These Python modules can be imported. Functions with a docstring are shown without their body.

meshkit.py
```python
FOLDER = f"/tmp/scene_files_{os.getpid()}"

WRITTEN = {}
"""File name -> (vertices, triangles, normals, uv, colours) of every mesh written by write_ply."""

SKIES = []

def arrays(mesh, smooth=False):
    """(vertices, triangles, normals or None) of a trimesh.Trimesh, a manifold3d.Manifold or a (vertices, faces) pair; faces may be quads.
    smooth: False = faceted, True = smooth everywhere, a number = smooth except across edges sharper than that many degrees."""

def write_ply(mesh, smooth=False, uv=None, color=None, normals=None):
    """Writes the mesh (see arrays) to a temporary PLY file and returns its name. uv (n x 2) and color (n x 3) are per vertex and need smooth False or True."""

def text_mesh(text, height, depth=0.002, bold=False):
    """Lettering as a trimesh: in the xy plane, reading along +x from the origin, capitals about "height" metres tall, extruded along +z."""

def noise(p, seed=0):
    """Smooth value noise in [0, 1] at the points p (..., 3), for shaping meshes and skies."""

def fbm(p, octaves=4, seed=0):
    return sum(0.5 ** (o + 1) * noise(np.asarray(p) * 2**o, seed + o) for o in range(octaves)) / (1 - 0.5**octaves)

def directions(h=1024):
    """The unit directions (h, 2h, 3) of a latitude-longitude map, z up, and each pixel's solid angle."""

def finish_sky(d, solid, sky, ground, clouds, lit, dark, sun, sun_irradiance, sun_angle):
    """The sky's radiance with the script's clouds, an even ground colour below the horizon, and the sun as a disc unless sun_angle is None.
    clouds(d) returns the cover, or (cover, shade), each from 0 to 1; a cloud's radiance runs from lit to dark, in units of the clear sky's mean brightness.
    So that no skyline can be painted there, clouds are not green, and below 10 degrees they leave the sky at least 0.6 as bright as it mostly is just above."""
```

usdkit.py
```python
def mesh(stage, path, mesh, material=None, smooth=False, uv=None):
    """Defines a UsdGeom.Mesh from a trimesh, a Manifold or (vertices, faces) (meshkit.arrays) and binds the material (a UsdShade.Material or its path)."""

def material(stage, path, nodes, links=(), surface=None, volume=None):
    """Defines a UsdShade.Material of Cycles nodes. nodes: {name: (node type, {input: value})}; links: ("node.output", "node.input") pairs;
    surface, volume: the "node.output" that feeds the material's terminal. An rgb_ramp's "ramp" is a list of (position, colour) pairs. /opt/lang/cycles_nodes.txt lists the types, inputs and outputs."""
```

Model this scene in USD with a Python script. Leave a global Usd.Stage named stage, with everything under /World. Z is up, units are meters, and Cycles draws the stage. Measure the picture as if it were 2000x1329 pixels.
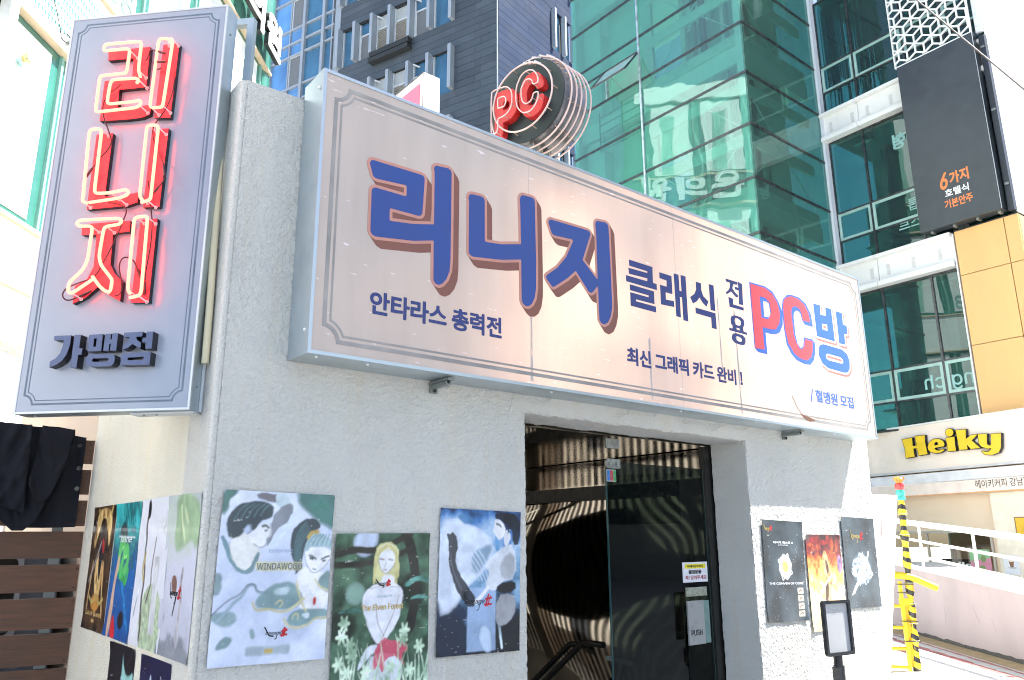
import math, glob, random
import numpy as np, trimesh, usdkit, meshkit
from shapely.geometry import Polygon, LineString, MultiPolygon, Point, box as sbox
from shapely import affinity
from shapely.ops import unary_union
from pxr import Usd, UsdGeom, UsdLux, UsdShade, Gf, Sdf, Vt
random.seed(7); RNG = np.random.default_rng(7)
stage = Usd.Stage.CreateInMemory()
UsdGeom.SetStageUpAxis(stage, UsdGeom.Tokens.z); UsdGeom.SetStageMetersPerUnit(stage, 1.0)
UsdGeom.Xform.Define(stage, '/World'); UsdGeom.Scope.Define(stage, '/World/Looks')
# ---------------------------------------------------------------- camera
EYE = np.array([-1.20557, -2.87409, 1.55])
yaw, pitch, roll = 0.88685211, 0.25094706, -0.00624001
fw = np.array([math.cos(yaw)*math.cos(pitch), math.sin(yaw)*math.cos(pitch), math.sin(pitch)])
r0 = np.array([math.sin(yaw), -math.cos(yaw), 0]); u0 = np.cross(r0, fw)
rt = math.cos(roll)*r0+math.sin(roll)*u0; up = math.cos(roll)*u0-math.sin(roll)*r0
cam = UsdGeom.Camera.Define(stage, '/World/camera')
cam.AddTransformOp().Set(Gf.Matrix4d(*rt, 0, *up, 0, *(-fw), 0, *EYE, 1))
cam.CreateFocalLengthAttr(36*1531.38/2000); cam.CreateHorizontalApertureAttr(36.0); cam.CreateVerticalApertureAttr(36.0*680/1024)
cam.CreateClippingRangeAttr(Gf.Vec2f(0.05, 500))
cam.CreateExposureAttr(1.63)
# ---------------------------------------------------------------- sky and sun
SUN = np.array([.452, -.318, .832]); SUN /= np.linalg.norm(SUN)
dome = UsdLux.DomeLight.Define(stage, '/World/sky')
dm = usdkit.material(stage, '/World/Looks/sky_air', {'s': ('sky_texture', dict(sky_type='single_scattering', sun_disc=False, sun_elevation=float(math.asin(SUN[2])), sun_rotation=float(math.atan2(SUN[0], SUN[1])), air_density=1.0, aerosol_density=1.6)), 'b': ('background_shader', dict(strength=0.095))}, [('s.color', 'b.color')], surface='b.background')
UsdShade.MaterialBindingAPI.Apply(dome.GetPrim()).Bind(dm)
dome.GetPrim().SetCustomDataByKey('kind', 'structure')
sun = UsdLux.DistantLight.Define(stage, '/World/sun')
sun.CreateNormalizeAttr(True); sun.CreateIntensityAttr(1.25); sun.CreateAngleAttr(0.55); sun.CreateColorAttr(Gf.Vec3f(1.0, .96, .89))
zx = SUN; xx = np.cross([0, 0, 1.], zx); xx /= np.linalg.norm(xx); yx = np.cross(zx, xx)
sun.AddTransformOp().Set(Gf.Matrix4d(*xx, 0, *yx, 0, *zx, 0, 0, 0, 60, 1))
# ---------------------------------------------------------------- helpers
def numbered(parent, name):
    p, k, q = str(parent), 0, name
    while stage.GetPrimAtPath(f'{p}/{q}'):
        k += 1; q = f'{name}_{k:03d}'
    return f'{p}/{q}'
def tag(prim, label=None, cat=None, group=None, kind=None):
    for k, v in (('label', label), ('category', cat), ('group', group), ('kind', kind)):
        if v: prim.SetCustomDataByKey(k, v)
    return prim
def thing(name, label, cat, loc=(0, 0, 0), rz=0.0, group=None, kind=None):
    x = UsdGeom.Xform.Define(stage, numbered('/World', name))
    x.AddTranslateOp().Set(Gf.Vec3d(*map(float, loc))); x.AddRotateZOp().Set(float(rz))
    return tag(x.GetPrim(), label, cat, group, kind)
def put(parent, name, mesh, mat, smooth=False, label=None, kind=None):
    base = parent.GetPath() if parent is not None else '/World'
    mat = getattr(mat, 'mat', mat)
    m = usdkit.mesh(stage, numbered(base, name), mesh, mat, smooth=smooth)
    return tag(m.GetPrim(), label, kind=kind)
def top(name, mesh, mat, label, cat, group=None, kind=None, smooth=False):
    return tag(put(None, name, mesh, mat, smooth), label, cat, group, kind)
cat_ = trimesh.util.concatenate
def bx(x0, x1, y0, y1, z0, z1):
    m = trimesh.creation.box([abs(x1-x0), abs(y1-y0), abs(z1-z0)]); m.apply_translation([(x0+x1)/2, (y0+y1)/2, (z0+z1)/2]); return m
def polys(g): return [p for p in getattr(g, 'geoms', [g]) if p.geom_type == 'Polygon' and p.area > 1e-9]
def flat(g, y0, d, o=-1):
    """2D shape (s, z) extruded from y0 by d towards o (+1 or -1) along local y."""
    out = []
    for p in polys(g):
        m = trimesh.creation.extrude_polygon(p, d, engine='earcut'); v = m.vertices
        f = m.faces if o < 0 else m.faces[:, ::-1]
        out.append(trimesh.Trimesh(np.c_[v[:, 0], y0+o*v[:, 2], v[:, 1]], f, process=False))
    return cat_(out) if out else bx(0, .001, y0, y0+.001, 0, .001)
def hflat(g, z0, d):
    return cat_([trimesh.creation.extrude_polygon(p, d, engine='earcut').apply_translation([0, 0, z0]) for p in polys(g)])
def rbox(x0, x1, z0, z1, r): return sbox(x0+r, z0+r, x1-r, z1-r).buffer(r, quad_segs=5)
def tube(pts, r, sides=8, closed=False):
    p = np.asarray(pts, float)
    if closed: p = np.vstack([p, p[:1]])
    t = np.gradient(p, axis=0)
    if closed: t[0] = t[-1] = p[1]-p[-2]
    t /= np.linalg.norm(t, axis=1, keepdims=True)+1e-12
    a = np.cross(t, [0, 0, 1.]); bad = np.linalg.norm(a, axis=1) < .05
    if bad.any() : a[bad] = np.cross(t[bad], [1., 0, 0])
    for i in range(1, len(a)):
        a[i] = a[i-1]-t[i]*(a[i-1]@t[i])
        if np.linalg.norm(a[i]) < 1e-6: a[i] = np.cross(t[i], [0.3, .8, .5])
        a[i] /= np.linalg.norm(a[i])
    a[0] /= np.linalg.norm(a[0]); b = np.cross(t, a); n = len(p); ang = np.arange(sides)*2*np.pi/sides
    rr = np.broadcast_to(r, (n,))[:, None, None]
    v = p[:, None]+rr*(np.cos(ang)[None, :, None]*a[:, None]+np.sin(ang)[None, :, None]*b[:, None])
    i, j = np.meshgrid(np.arange(n-1), np.arange(sides), indexing='ij')
    q = np.stack([i*sides+j, i*sides+(j+1) % sides, (i+1)*sides+(j+1) % sides, (i+1)*sides+j], -1).reshape(-1, 4)
    f = np.vstack([q[:, [0, 1, 2]], q[:, [0, 2, 3]]]); v = v.reshape(-1, 3)
    caps = [[0, k+1, k] for k in range(1, sides-1)]+[[(n-1)*sides, (n-1)*sides+k, (n-1)*sides+k+1] for k in range(1, sides-1)]
    return trimesh.Trimesh(v, np.vstack([f, caps]), process=False)
def rod(a, b, r, sides=8): return tube([np.asarray(a, float), (np.asarray(a, float)+np.asarray(b, float))/2, np.asarray(b, float)], r, sides)
def chaikin(p, n=2, closed=False, k=.25):
    p = np.asarray(p, float)
    for _ in range(n):
        q = np.roll(p, -1, 0) if closed else p[1:]
        a = p if closed else p[:-1]
        new = np.stack([a*(1-k)+q*k, a*k+q*(1-k)], 1).reshape(-1, p.shape[1])
        p = new if closed else np.vstack([p[:1], new, p[-1:]])
    return p
def roundpath(p, d=.012, closed=False):
    """cut every corner of a polyline at distance d so that straight runs stay straight, then smooth it."""
    p = np.asarray(p, float); n = len(p); out = []
    for i in range(n):
        if not closed and i in (0, n-1): out.append(p[i]); continue
        e = [p[i]+(q-p[i])*min(d/(np.linalg.norm(q-p[i])+1e-9), .45) for q in (p[i-1], p[(i+1) % n])]
        out += [e[0], (e[0]+e[1])/4+p[i]/2, e[1]]
    return np.array(out)
FONT_K = glob.glob('/opt/blender-*/*/datafiles/fonts/Noto Sans CJK*')
FONT_L = glob.glob('/opt/blender-*/*/datafiles/fonts/Inter.woff2')
_tc = {}
def text_shape(t, bold=0, korean=True, sx=0.0, size=96):
    """Lettering as a flat shape that fills the unit square (0..1, 0..1) and its width / height."""
    key = (t, bold, korean, sx, size)
    if key in _tc: return _tc[key]
    from PIL import Image, ImageDraw, ImageFont
    f = ImageFont.truetype((FONT_K if korean and FONT_K else FONT_L)[0], size)
    x0, y0, x1, y1 = f.getbbox(t, anchor='ls', stroke_width=bold)
    im = Image.new('L', (int(x1-x0)+8, int(y1-y0)+8)); ImageDraw.Draw(im).text((4-x0, 4-y0), t, 255, f, anchor='ls', stroke_width=bold)
    on = np.pad(np.asarray(im) > 127, ((0, 0), (1, 1))).astype(np.int8)
    rows, st = np.nonzero(np.diff(on, axis=1) == 1); en = np.nonzero(np.diff(on, axis=1) == -1)[1]
    g = unary_union([sbox(a, -r-1, b, -r) for r, a, b in zip(rows, st, en)]).buffer(.6).buffer(-.6).simplify(.7)
    if sx: g = affinity.skew(g, xs=sx)
    a, b, c, d = g.bounds
    g = affinity.affine_transform(g, [1/(c-a), 0, 0, 1/(d-b), -a/(c-a), -b/(d-b)])
    _tc[key] = (g, (c-a)/(d-b)); return _tc[key]
def fit(t, x0, x1, z0, z1, **k):
    g, _ = text_shape(t, **k); return affinity.affine_transform(g, [x1-x0, 0, 0, z1-z0, x0, z0])
def line_of(t, x, z, h, **k):
    g, w = text_shape(t, **k); return affinity.affine_transform(g, [h*w, 0, 0, h, x, z])
# ---------------------------------------------------------------- materials
_mats = {}
def pm(name, color, rough=.6, metal=0., var=.12, vs=4., bump=0., bs=60., bd=.004, rnd=0., emit=None, es=0., coat=0., color2=None, stretch=(1, 1, 1), spec=.5, detail=3, obj=False, rvar=.1):
    if name in _mats: return _mats[name]
    c = np.array(color, float); c2 = np.array(color2, float) if color2 is not None else c
    nodes = {'pos': ('texture_coordinate', {}) if obj else ('geometry', {}), 'map': ('mapping', dict(scale=stretch)), 'n': ('noise_texture', dict(scale=vs, detail=detail, roughness=.6)),
             'r': ('rgb_ramp', dict(ramp=[(.25, tuple(np.clip(c*(1-var), 0, 1))), (.75, tuple(np.clip(c2*(1+var), 0, 1)))])),
             'p': ('principled_bsdf', dict(roughness=rough, metallic=metal, coat_weight=coat, specular_ior_level=spec)),
             'rr': ('map_range', dict(from_min=.3, from_max=.7, to_min=max(rough-rvar, .02), to_max=min(rough+rvar, 1)))}
    L = [('pos.object' if obj else 'pos.position', 'map.vector'), ('map.vector', 'n.vector'), ('n.fac', 'r.fac'), ('n.fac', 'rr.value'), ('rr.result', 'p.roughness')]
    last = 'r.color'
    if rnd:
        nodes['oi'] = ('object_info', {}); nodes['mr'] = ('map_range', dict(to_min=1-rnd, to_max=1+rnd)); nodes['h'] = ('hsv', {})
        L += [('oi.random', 'mr.value'), ('mr.result', 'h.value'), (last, 'h.color')]; last = 'h.color'
    L.append((last, 'p.base_color'))
    if bump:
        nodes['bn'] = ('noise_texture', dict(scale=bs, detail=3, roughness=.6)); nodes['b'] = ('bump', dict(strength=bump, distance=bd))
        L += [('map.vector', 'bn.vector'), ('bn.fac', 'b.height'), ('b.normal', 'p.normal')]
    if emit is not None: nodes['p'][1].update(emission_color=emit, emission_strength=es)
    _mats[name] = usdkit.material(stage, '/World/Looks/'+name, nodes, L, surface='p.BSDF'); return _mats[name]
def glass(name, tint, ior=1.6, wav=.12, rough=0., ws=.7, dirt=0., gcol=(.95, .97, .97)):
    if name in _mats: return _mats[name]
    f0 = ((ior-1)/(ior+1))**2
    nodes = {'g': ('geometry', {}), 'n': ('noise_texture', dict(scale=ws, detail=1.5)), 'b': ('bump', dict(strength=wav, distance=.06)), 't': ('transparent_bsdf', dict(color=tint)),
             'gl': ('glossy_bsdf', dict(color=gcol, roughness=rough)), 'f': ('layer_weight', {}), 'pw': ('math', dict(math_type='power', value2=5.0)), 'fa': ('math', dict(math_type='multiply_add', value2=.9*(1-f0), value3=f0)), 'm': ('mix_closure', {})}
    L = [('g.position', 'n.vector'), ('n.fac', 'b.height'), ('b.normal', 'gl.normal'), ('f.facing', 'pw.value1'), ('pw.value', 'fa.value1'), ('fa.value', 'm.fac'), ('t.BSDF', 'm.closure1'), ('gl.BSDF', 'm.closure2')]
    s = 'm.closure'
    if dirt:
        nodes['d'] = ('diffuse_bsdf', dict(color=tuple(min(1, x*.6+.35) for x in tint))); nodes['m2'] = ('mix_closure', dict(fac=dirt)); L += [('m.closure', 'm2.closure1'), ('d.BSDF', 'm2.closure2')]; s = 'm2.closure'
    _mats[name] = usdkit.material(stage, '/World/Looks/'+name, nodes, L, surface=s); return _mats[name]
def emi(name, color, s):
    if name not in _mats: _mats[name] = usdkit.material(stage, '/World/Looks/'+name, {'p': ('principled_bsdf', dict(base_color=(.06, .03, .03), roughness=.2, emission_color=color, emission_strength=s))}, [], surface='p.BSDF')
    return _mats[name]
def ml(a):  # sRGB 0..255 -> linear
    a = np.array(a, float)/255; return tuple(np.where(a < .04, a/12.92, ((a+.055)/1.055)**2.4))
ALU = pm('brushed_aluminium', (.44, .50, .53), .36, .8, .05, 2.5, rvar=.05)
ALUW = pm('pale_aluminium', (.55, .58, .6), .42, .5, .1, 3)
STEEL = pm('dark_bracket_steel', (.25, .28, .27), .45, .7)
WHITE = pm('white_paint', (.74, .74, .73), .5, 0, .06, 2)
BLACK = pm('black_plastic', (.018, .018, .02), .35, 0, .2, 8)
DARK = pm('dark_interior', (.02, .022, .022), .7, 0, .3, 2)
# ================================================================ the setting
def around(x, y, r, n=40): return Polygon([(x+r*math.cos(t), y+r*math.sin(t)) for t in np.linspace(0, 2*np.pi, n, endpoint=False)])
PAVE = pm('street_concrete', (.62, .605, .575), .8, 0, .12, 1.5, .3, 40, .004)
g = put(None, 'ground', hflat(around(5, 10, 160), -.1, .1), PAVE, kind='structure')
REDP = pm('faded_red_paint', (.46, .17, .16), .75, 0, .3, 6, .2, 60, .002)
OCHRE = pm('ochre_strip_paint', (.42, .31, .17), .8, 0, .25, 5, .2, 50, .003)
# ---------------------------------------------------------------- stuccoed shop building
def stucco(name, c, strength=1.0, warm=0.):
    nodes = {'g': ('geometry', {}), 'n1': ('noise_texture', dict(scale=130, detail=3, roughness=.6)), 'n2': ('noise_texture', dict(scale=34, detail=2, roughness=.5)), 'n3': ('noise_texture', dict(scale=1.6, detail=4, roughness=.6)),
             'mp': ('mapping', dict(scale=(7, 7, .55))), 'n4': ('noise_texture', dict(scale=1.5, detail=4, roughness=.6)), 'n5': ('noise_texture', dict(scale=420, detail=1)),
             'add': ('math', dict(math_type='multiply_add', value2=.55)), 'b': ('bump', dict(strength=strength, distance=.012)),
             'r': ('rgb_ramp', dict(ramp=[(.3, tuple(x*.92 for x in c)), (.7, tuple(min(1, x*1.04) for x in c))])), 'r2': ('rgb_ramp', dict(ramp=[(.52, (1, 1, 1)), (.8, (1, 1-.05*(1+warm), 1-.13*(1+warm)))])),
             'r3': ('rgb_ramp', dict(ramp=[(.22, (.45, .43, .4)), (.32, (1, 1, 1))])), 'm': ('mix', dict(mix_type='multiply', fac=1.0)), 'm3': ('mix', dict(mix_type='multiply', fac=.5)), 'p': ('principled_bsdf', dict(roughness=.9, specular_ior_level=.25))}  # pits darkened in the colour, painted shade for grain contrast
    L = [('g.position', x+'.vector') for x in ('n1', 'n2', 'n3', 'n5', 'mp')]+[('mp.vector', 'n4.vector'), ('n2.fac', 'add.value1'), ('n1.fac', 'add.value3'), ('add.value', 'b.height'), ('b.normal', 'p.normal'), ('n3.fac', 'r.fac'), ('n4.fac', 'r2.fac'), ('r.color', 'm.color1'), ('r2.color', 'm.color2'), ('n1.fac', 'r3.fac'), ('m.color', 'm3.color1'), ('r3.color', 'm3.color2'), ('m3.color', 'p.base_color')]
    return usdkit.material(stage, '/World/Looks/'+name, nodes, L, surface='p.BSDF')
STUC = stucco('coarse_grey_stucco', (.69, .685, .64))
STUS = stucco('cream_side_stucco', (.72, .69, .59), .6, .6)
SMOOTH = pm('smooth_render', (.70, .67, .61), .9, 0, .1, 3, .35, 120, .002)
shop = thing('shop_building', 'small white stuccoed kiosk building carrying the long signboard over its dark doorway', 'building')
def jag(p, a=.004, step=.012, seed=0):
    n = int(p.length/step); t = np.linspace(0, p.length, n, endpoint=False); q = np.array([p.interpolate(x).coords[0] for x in t])
    w = (meshkit.noise(np.c_[q*60, np.full(n, 3.3)], seed)-.5)*2*a+(meshkit.noise(np.c_[q*12, np.full(n, 7.7)], seed+1)-.5)*2*a
    nrm = np.roll(q, -1, 0)-np.roll(q, 1, 0); nrm = np.c_[-nrm[:, 1], nrm[:, 0]]/np.linalg.norm(nrm, axis=1)[:, None]
    return [tuple(x) for x in q+nrm*w[:, None]]
XL, XR, HT, TH = -.27, 4.555, 3.385, .25
outer = Polygon([(XL+.022, 0), (4.40, 0), (4.62, HT-.02), (2.2, HT+.02), (.5, HT+.005), (XL+.022, HT-.006)])
hole = Polygon(jag(LineString([(1.212, -.5), (1.212, 2.148), (2.988, 2.143), (2.99, -.5)]), .005, .012, 3))
wall = outer.difference(hole)
put(shop, 'wall', flat(wall, TH, TH, -1), STUC)
th = np.linspace(np.pi, 1.5*np.pi, 7); arc = [(XL+.022+.022*math.cos(t), .022+.022*math.sin(t)) for t in th]
put(shop, 'corner_edge', hflat(Polygon(arc+[(XL+.022, TH), (XL, TH)]), 0, HT-.01), STUC, smooth=50)
put(shop, 'wall', bx(XL, XL+.2, TH+.001, 1.85, 0, HT-.012), STUS)
put(shop, 'roof', bx(1.0, 4.39, TH+.002, 6.74, 2.2, 2.34), SMOOTH)
put(shop, 'wall', bx(XL+.2, 4.39, 6.6, 6.75, 0, 2.199), SMOOTH); put(shop, 'light_well_wall', cat_([bx(XL+.2005, XL+.26, TH+.01, 1.84, 0.01, 3.2), bx(.0, .06, 1.86, 6.59, 0.01, 3.0), bx(XL+.262, .0, 1.80, 1.84, .02, 3.1)]), pm('bright_well_wall', (.80, .78, .72), .8))  # added unseen light well, its bright wall feeds daylight to the steel sheets
put(shop, 'wall', bx(4.2, 4.395, TH+.003, 6.59, 0, 2.19), SMOOTH)
put(shop, 'door_reveal', cat_([bx(1.19, 1.206, .03, TH-.004, 0, 2.14), bx(2.996, 3.01, .03, TH-.004, 0, 2.14)]), SMOOTH)
lo = [(1.12, 2.149)]+[(x, 2.235+.022*math.sin(x*9.1)+.016*math.sin(x*23)-.035*(x-1.2)/1.8) for x in np.arange(1.14, 3.06, .03)]+[(3.07, 2.12), (2.995, 2.06), (2.992, 2.146), (1.208, 2.151)]
put(shop, 'lintel_patch', flat(Polygon(jag(Polygon(lo).exterior, .007, .012, 21)).buffer(0).difference(hole.buffer(.001)), 0, .0085, -1), STUC)
import shapely
def relief(x0, x1, z0, z1, step, amp, seed):
    xs, zs = np.arange(round(x0/step), round(x1/step)+1)*step, np.arange(round(z0/step), round(z1/step)+1)*step; XX, ZZ = np.meshgrid(xs, zs, indexing='ij')
    p = np.stack([XX, ZZ*1.0, np.zeros_like(XX)], -1)
    n1 = meshkit.noise(p*98, seed); n2 = meshkit.noise(p*180+5, seed+1); n3 = meshkit.noise(p*9, seed+2)
    h = .0012+amp*(np.clip(n1-.28, 0, 1)*.9+n2*.42+(n3-.5)*.12)
    nz = len(zs); i, j = np.meshgrid(np.arange(len(xs)-1), np.arange(nz-1), indexing='ij')
    ok = shapely.contains_xy(wall.buffer(-.004), XX[:-1, :-1]+step/2, ZZ[:-1, :-1]+step/2)
    i, j = i[ok], j[ok]; q = np.stack([i*nz+j, (i+1)*nz+j, (i+1)*nz+j+1, i*nz+j+1], -1)
    V = np.stack([XX, -h, ZZ], -1).reshape(-1, 3); use = np.unique(q); mp_ = np.zeros(len(V), int); mp_[use] = np.arange(len(use))
    return V[use], mp_[q]
for k, (x0, x1, z0, z1) in enumerate(((-.247, .10, .85, 3.37), (.10, 1.21, .85, 2.30), (1.21, 2.99, 2.14, 2.30), (2.99, 4.55, .55, 2.30))):
    put(shop, 'stucco_coat', relief(x0, x1, z0, z1, .0042, .0068, 3), STUC, smooth=True)
put(shop, 'annex_cladding', bx(-.06, -.004, 1.9, 6.5, 0, 3.0), pm('beige_cladding', (.50, .39, .30), .8, 0, .15, 1.5, stretch=(1, 1, .3)))
# vestibule lined with polished steel
def steel(name, rough, col=(.40, .37, .33), bs=2.2, st=0., stretch=(1, 1, .5)):
    return pm(name, col, rough, 1.0, .1, 5, st, bs, .05, stretch=stretch, rvar=.02)
MIR = steel('polished_steel_sheet', .05); MIRD = steel('smoked_steel_slat', .16, (.055, .05, .047))
CEI = steel('polished_steel_ceiling', .06, (.40, .36, .31), 1.6, 0.)
put(shop, 'vestibule_ceiling', bx(1.06, 3.10, TH+.03, 6.59, 2.136, 2.15), CEI)
put(shop, 'vestibule_lining', bx(1.06, 3.1, 6.50, 6.52, 0, 2.13), MIR)
put(shop, 'vestibule_lining', bx(3.13, 3.15, TH+.04, 6.49, 0, 2.13), DARK)
put(shop, 'vestibule_floor', bx(1.0, 3.1, TH+.02, 6.5, .002, .02), pm('grey_floor_tile', (.22, .21, .2), .4))
for k in range(57): put(shop, 'light_slat', bx(1.0, 1.008, .31+k*.11, .31+k*.11+.062, .03, 2.13), DARK)
put(shop, 'light_slat_panel', bx(.95, .96, .3, 6.5, .92, 1.60), pm('dim_bronze_panel', (.20, .155, .115), .5, 0, .4, 3, stretch=(1, 1, .3))); put(shop, 'light_slat_rail', bx(.985, 1.055, .3, 6.5, 1.86, 1.93), BLACK)  # added dark panel behind the slats, dims the middle of the reflections
yy, zz_ = np.linspace(TH+.06, 6.48, 90), np.linspace(.03, 1.84, 60)
YY, ZZ = np.meshgrid(yy, zz_, indexing='ij')
wx = 3.07+.013*np.sin(YY*2.6+1.4*np.sin(ZZ*3.3+.4))+.002*np.sin(ZZ*8+YY*2)
i, j = np.meshgrid(np.arange(89), np.arange(59), indexing='ij'); q = np.stack([i*60+j, i*60+j+1, (i+1)*60+j+1, (i+1)*60+j], -1).reshape(-1, 4)
put(shop, 'wavy_steel_sheet', (np.stack([wx, YY, ZZ], -1).reshape(-1, 3), q), MIR, smooth=True)
for k in range(5): put(shop, 'steel_sheet', bx(3.065, 3.08, TH+.06+1.08*k, TH+1.135+1.08*k, 1.945, 2.13), MIR)
put(shop, 'wall_band', bx(3.02, 3.045, TH+.05, 6.48, 1.842, 1.943), BLACK)
# glass door leaf, its fittings and the notices on it
DG = glass('smoked_door_glass', (.23, .28, .255), 1.35, .02)
door = put(shop, 'door', bx(2.035, 2.90, .262, .274, .02, 1.985), DG)
put(door, 'door_edge', cat_([bx(2.0325, 2.035, .262, .274, .02, 1.985), bx(2.90, 2.9035, .262, .274, .02, 1.985)]), pm('green_glass_edge', (.03, .09, .09), .15, 0))
put(door, 'push_plate', bx(2.655, 2.806, .243, .253, .955, 1.2), pm('brushed_push_plate', (.42, .43, .43), .4, .6, .06, 30))
put(door, 'plate_side', bx(2.815, 2.876, .258, .261, .955, 1.196), pm('green_plate_side', (.22, .34, .31), .25, .3))
put(door, 'lettering', flat(fit('PUSH', 2.676, 2.778, 1.005, 1.038, korean=False, bold=2), .2425, .001), BLACK)
put(door, 'lock_plate', bx(2.664, 2.862, .256, .261, 1.224, 1.275), pm('worn_lock_plate', (.36, .38, .30), .5, .4, .5, 60))
nt = put(door, 'notice', bx(2.647, 2.882, .258, .2605, 1.304, 1.42), pm('notice_paper', (.72, .72, .76), .6))
put(nt, 'yellow_field', flat(sbox(2.667, 1.383, 2.862, 1.409), .258, .0012), pm('notice_yellow', (.78, .66, .03), .6))
put(nt, 'lettering', flat(unary_union([fit('미세요(PUSH)', 2.69, 2.84, 1.387, 1.404, bold=2), fit('출입문을', 2.70, 2.82, 1.352, 1.375, bold=3)]), .2565, .001), BLACK)
put(nt, 'lettering', flat(fit('꼭! 닫아주세요', 2.667, 2.87, 1.318, 1.343, bold=2), .258, .001), pm('notice_red', (.30, .03, .04), .6))
put(door, 'hinge', flat(rbox(2.022, 2.135, 2.06, 2.115, .012), .262, .014), pm('hinge_steel', (.35, .36, .34), .25, .9))
hg = put(door, 'hinge', flat(rbox(2.022, 2.135, 1.945, 2.0, .012), .262, .014), pm('hinge_steel', (.35, .36, .34), .25, .9))
put(hg, 'bolt', cat_([flat(Point(x, z).buffer(.009), .247, .004) for x in (2.05, 2.108) for z in (1.972,)]), STEEL)
jc = put(door, 'card_sticker', flat(rbox(2.03, 2.108, 1.872, 1.94, .006), .261, .0015), pm('sticker_white', (.35, .37, .36), .4))
for i, c in enumerate(((.02, .16, .5), (.45, .03, .05), (.03, .3, .08))):
    x = 2.036+i*.0245
    cell = rbox(x, x+.0215, 1.877, 1.935, .005)
    lt = fit('JCB'[i], x+.006, x+.016, 1.898, 1.913, korean=False, bold=2)
    put(jc, 'colour_bar', flat(cell.difference(lt), .2593, .001), pm(f'card_colour_{"abc"[i]}', c, .4))
put(shop, 'door_frame', cat_([bx(2.925, 2.99, .262, .30, .0, 2.13), bx(2.9905, 3.045, .262, .31, 0, 2.13)]), pm('dark_bronze_frame', (.022, .022, .02), .35, .3))
vt = put(shop, 'ceiling_vent', bx(1.55, 1.66, .62, .74, 2.128, 2.135), ALUW)
put(vt, 'slot', cat_([bx(1.56+i*.05, 1.595+i*.05, .63+j*.03, .645+j*.03, 2.1265, 2.1279) for i in range(2) for j in range(4)]), BLACK)
for d, (x, ya, yb) in enumerate(((2.6, 1.2, 1.0), (2.45, .92, .74))):
    zt = .885+.045*d
    rl = top('handrail', tube(roundpath([(x, ya+1.3, zt-.95), (x, ya, zt), (x, yb, zt)], .03), .019, 12), pm('black_gloss_rail', (.02, .018, .016), .12, .3), ['lower black tubular handrail inside the doorway, reaching further in front of the steel slats', 'upper black tubular handrail inside the doorway, the one set further right'][d], 'handrail', smooth=40)
sq = thing('squeegee', 'grey window squeegee with a steel stick leaning inside the doorway', 'squeegee', (2.62, .80, 0))
put(sq, 'blade_head', cat_([rod((-.09, 0, .845), (.09, -.05, .80), .012, 8), rod((-.085, .01, .835), (.085, -.04, .79), .006, 6)]), pm('grey_squeegee', (.42, .47, .47), .5))
put(sq, 'stick', rod((.02, -.02, .81), (-.12, .12, .05), .009, 8), ALU, smooth=40)
br = thing('mop_stick', 'black mop handle with a green hooked tip beside the squeegee', 'mop', (2.86, .78, 0))
put(br, 'stick', rod((-.02, 0, .84), (-.15, .05, .05), .012, 8), BLACK, smooth=40)
put(br, 'hook', tube([(-.02, 0, .83), (-.005, 0, .875), (.025, 0, .88), (.03, 0, .85), (.03, 0, .78)], .011, 8), pm('green_plastic', (.12, .3, .24), .4), smooth=40)
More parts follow.
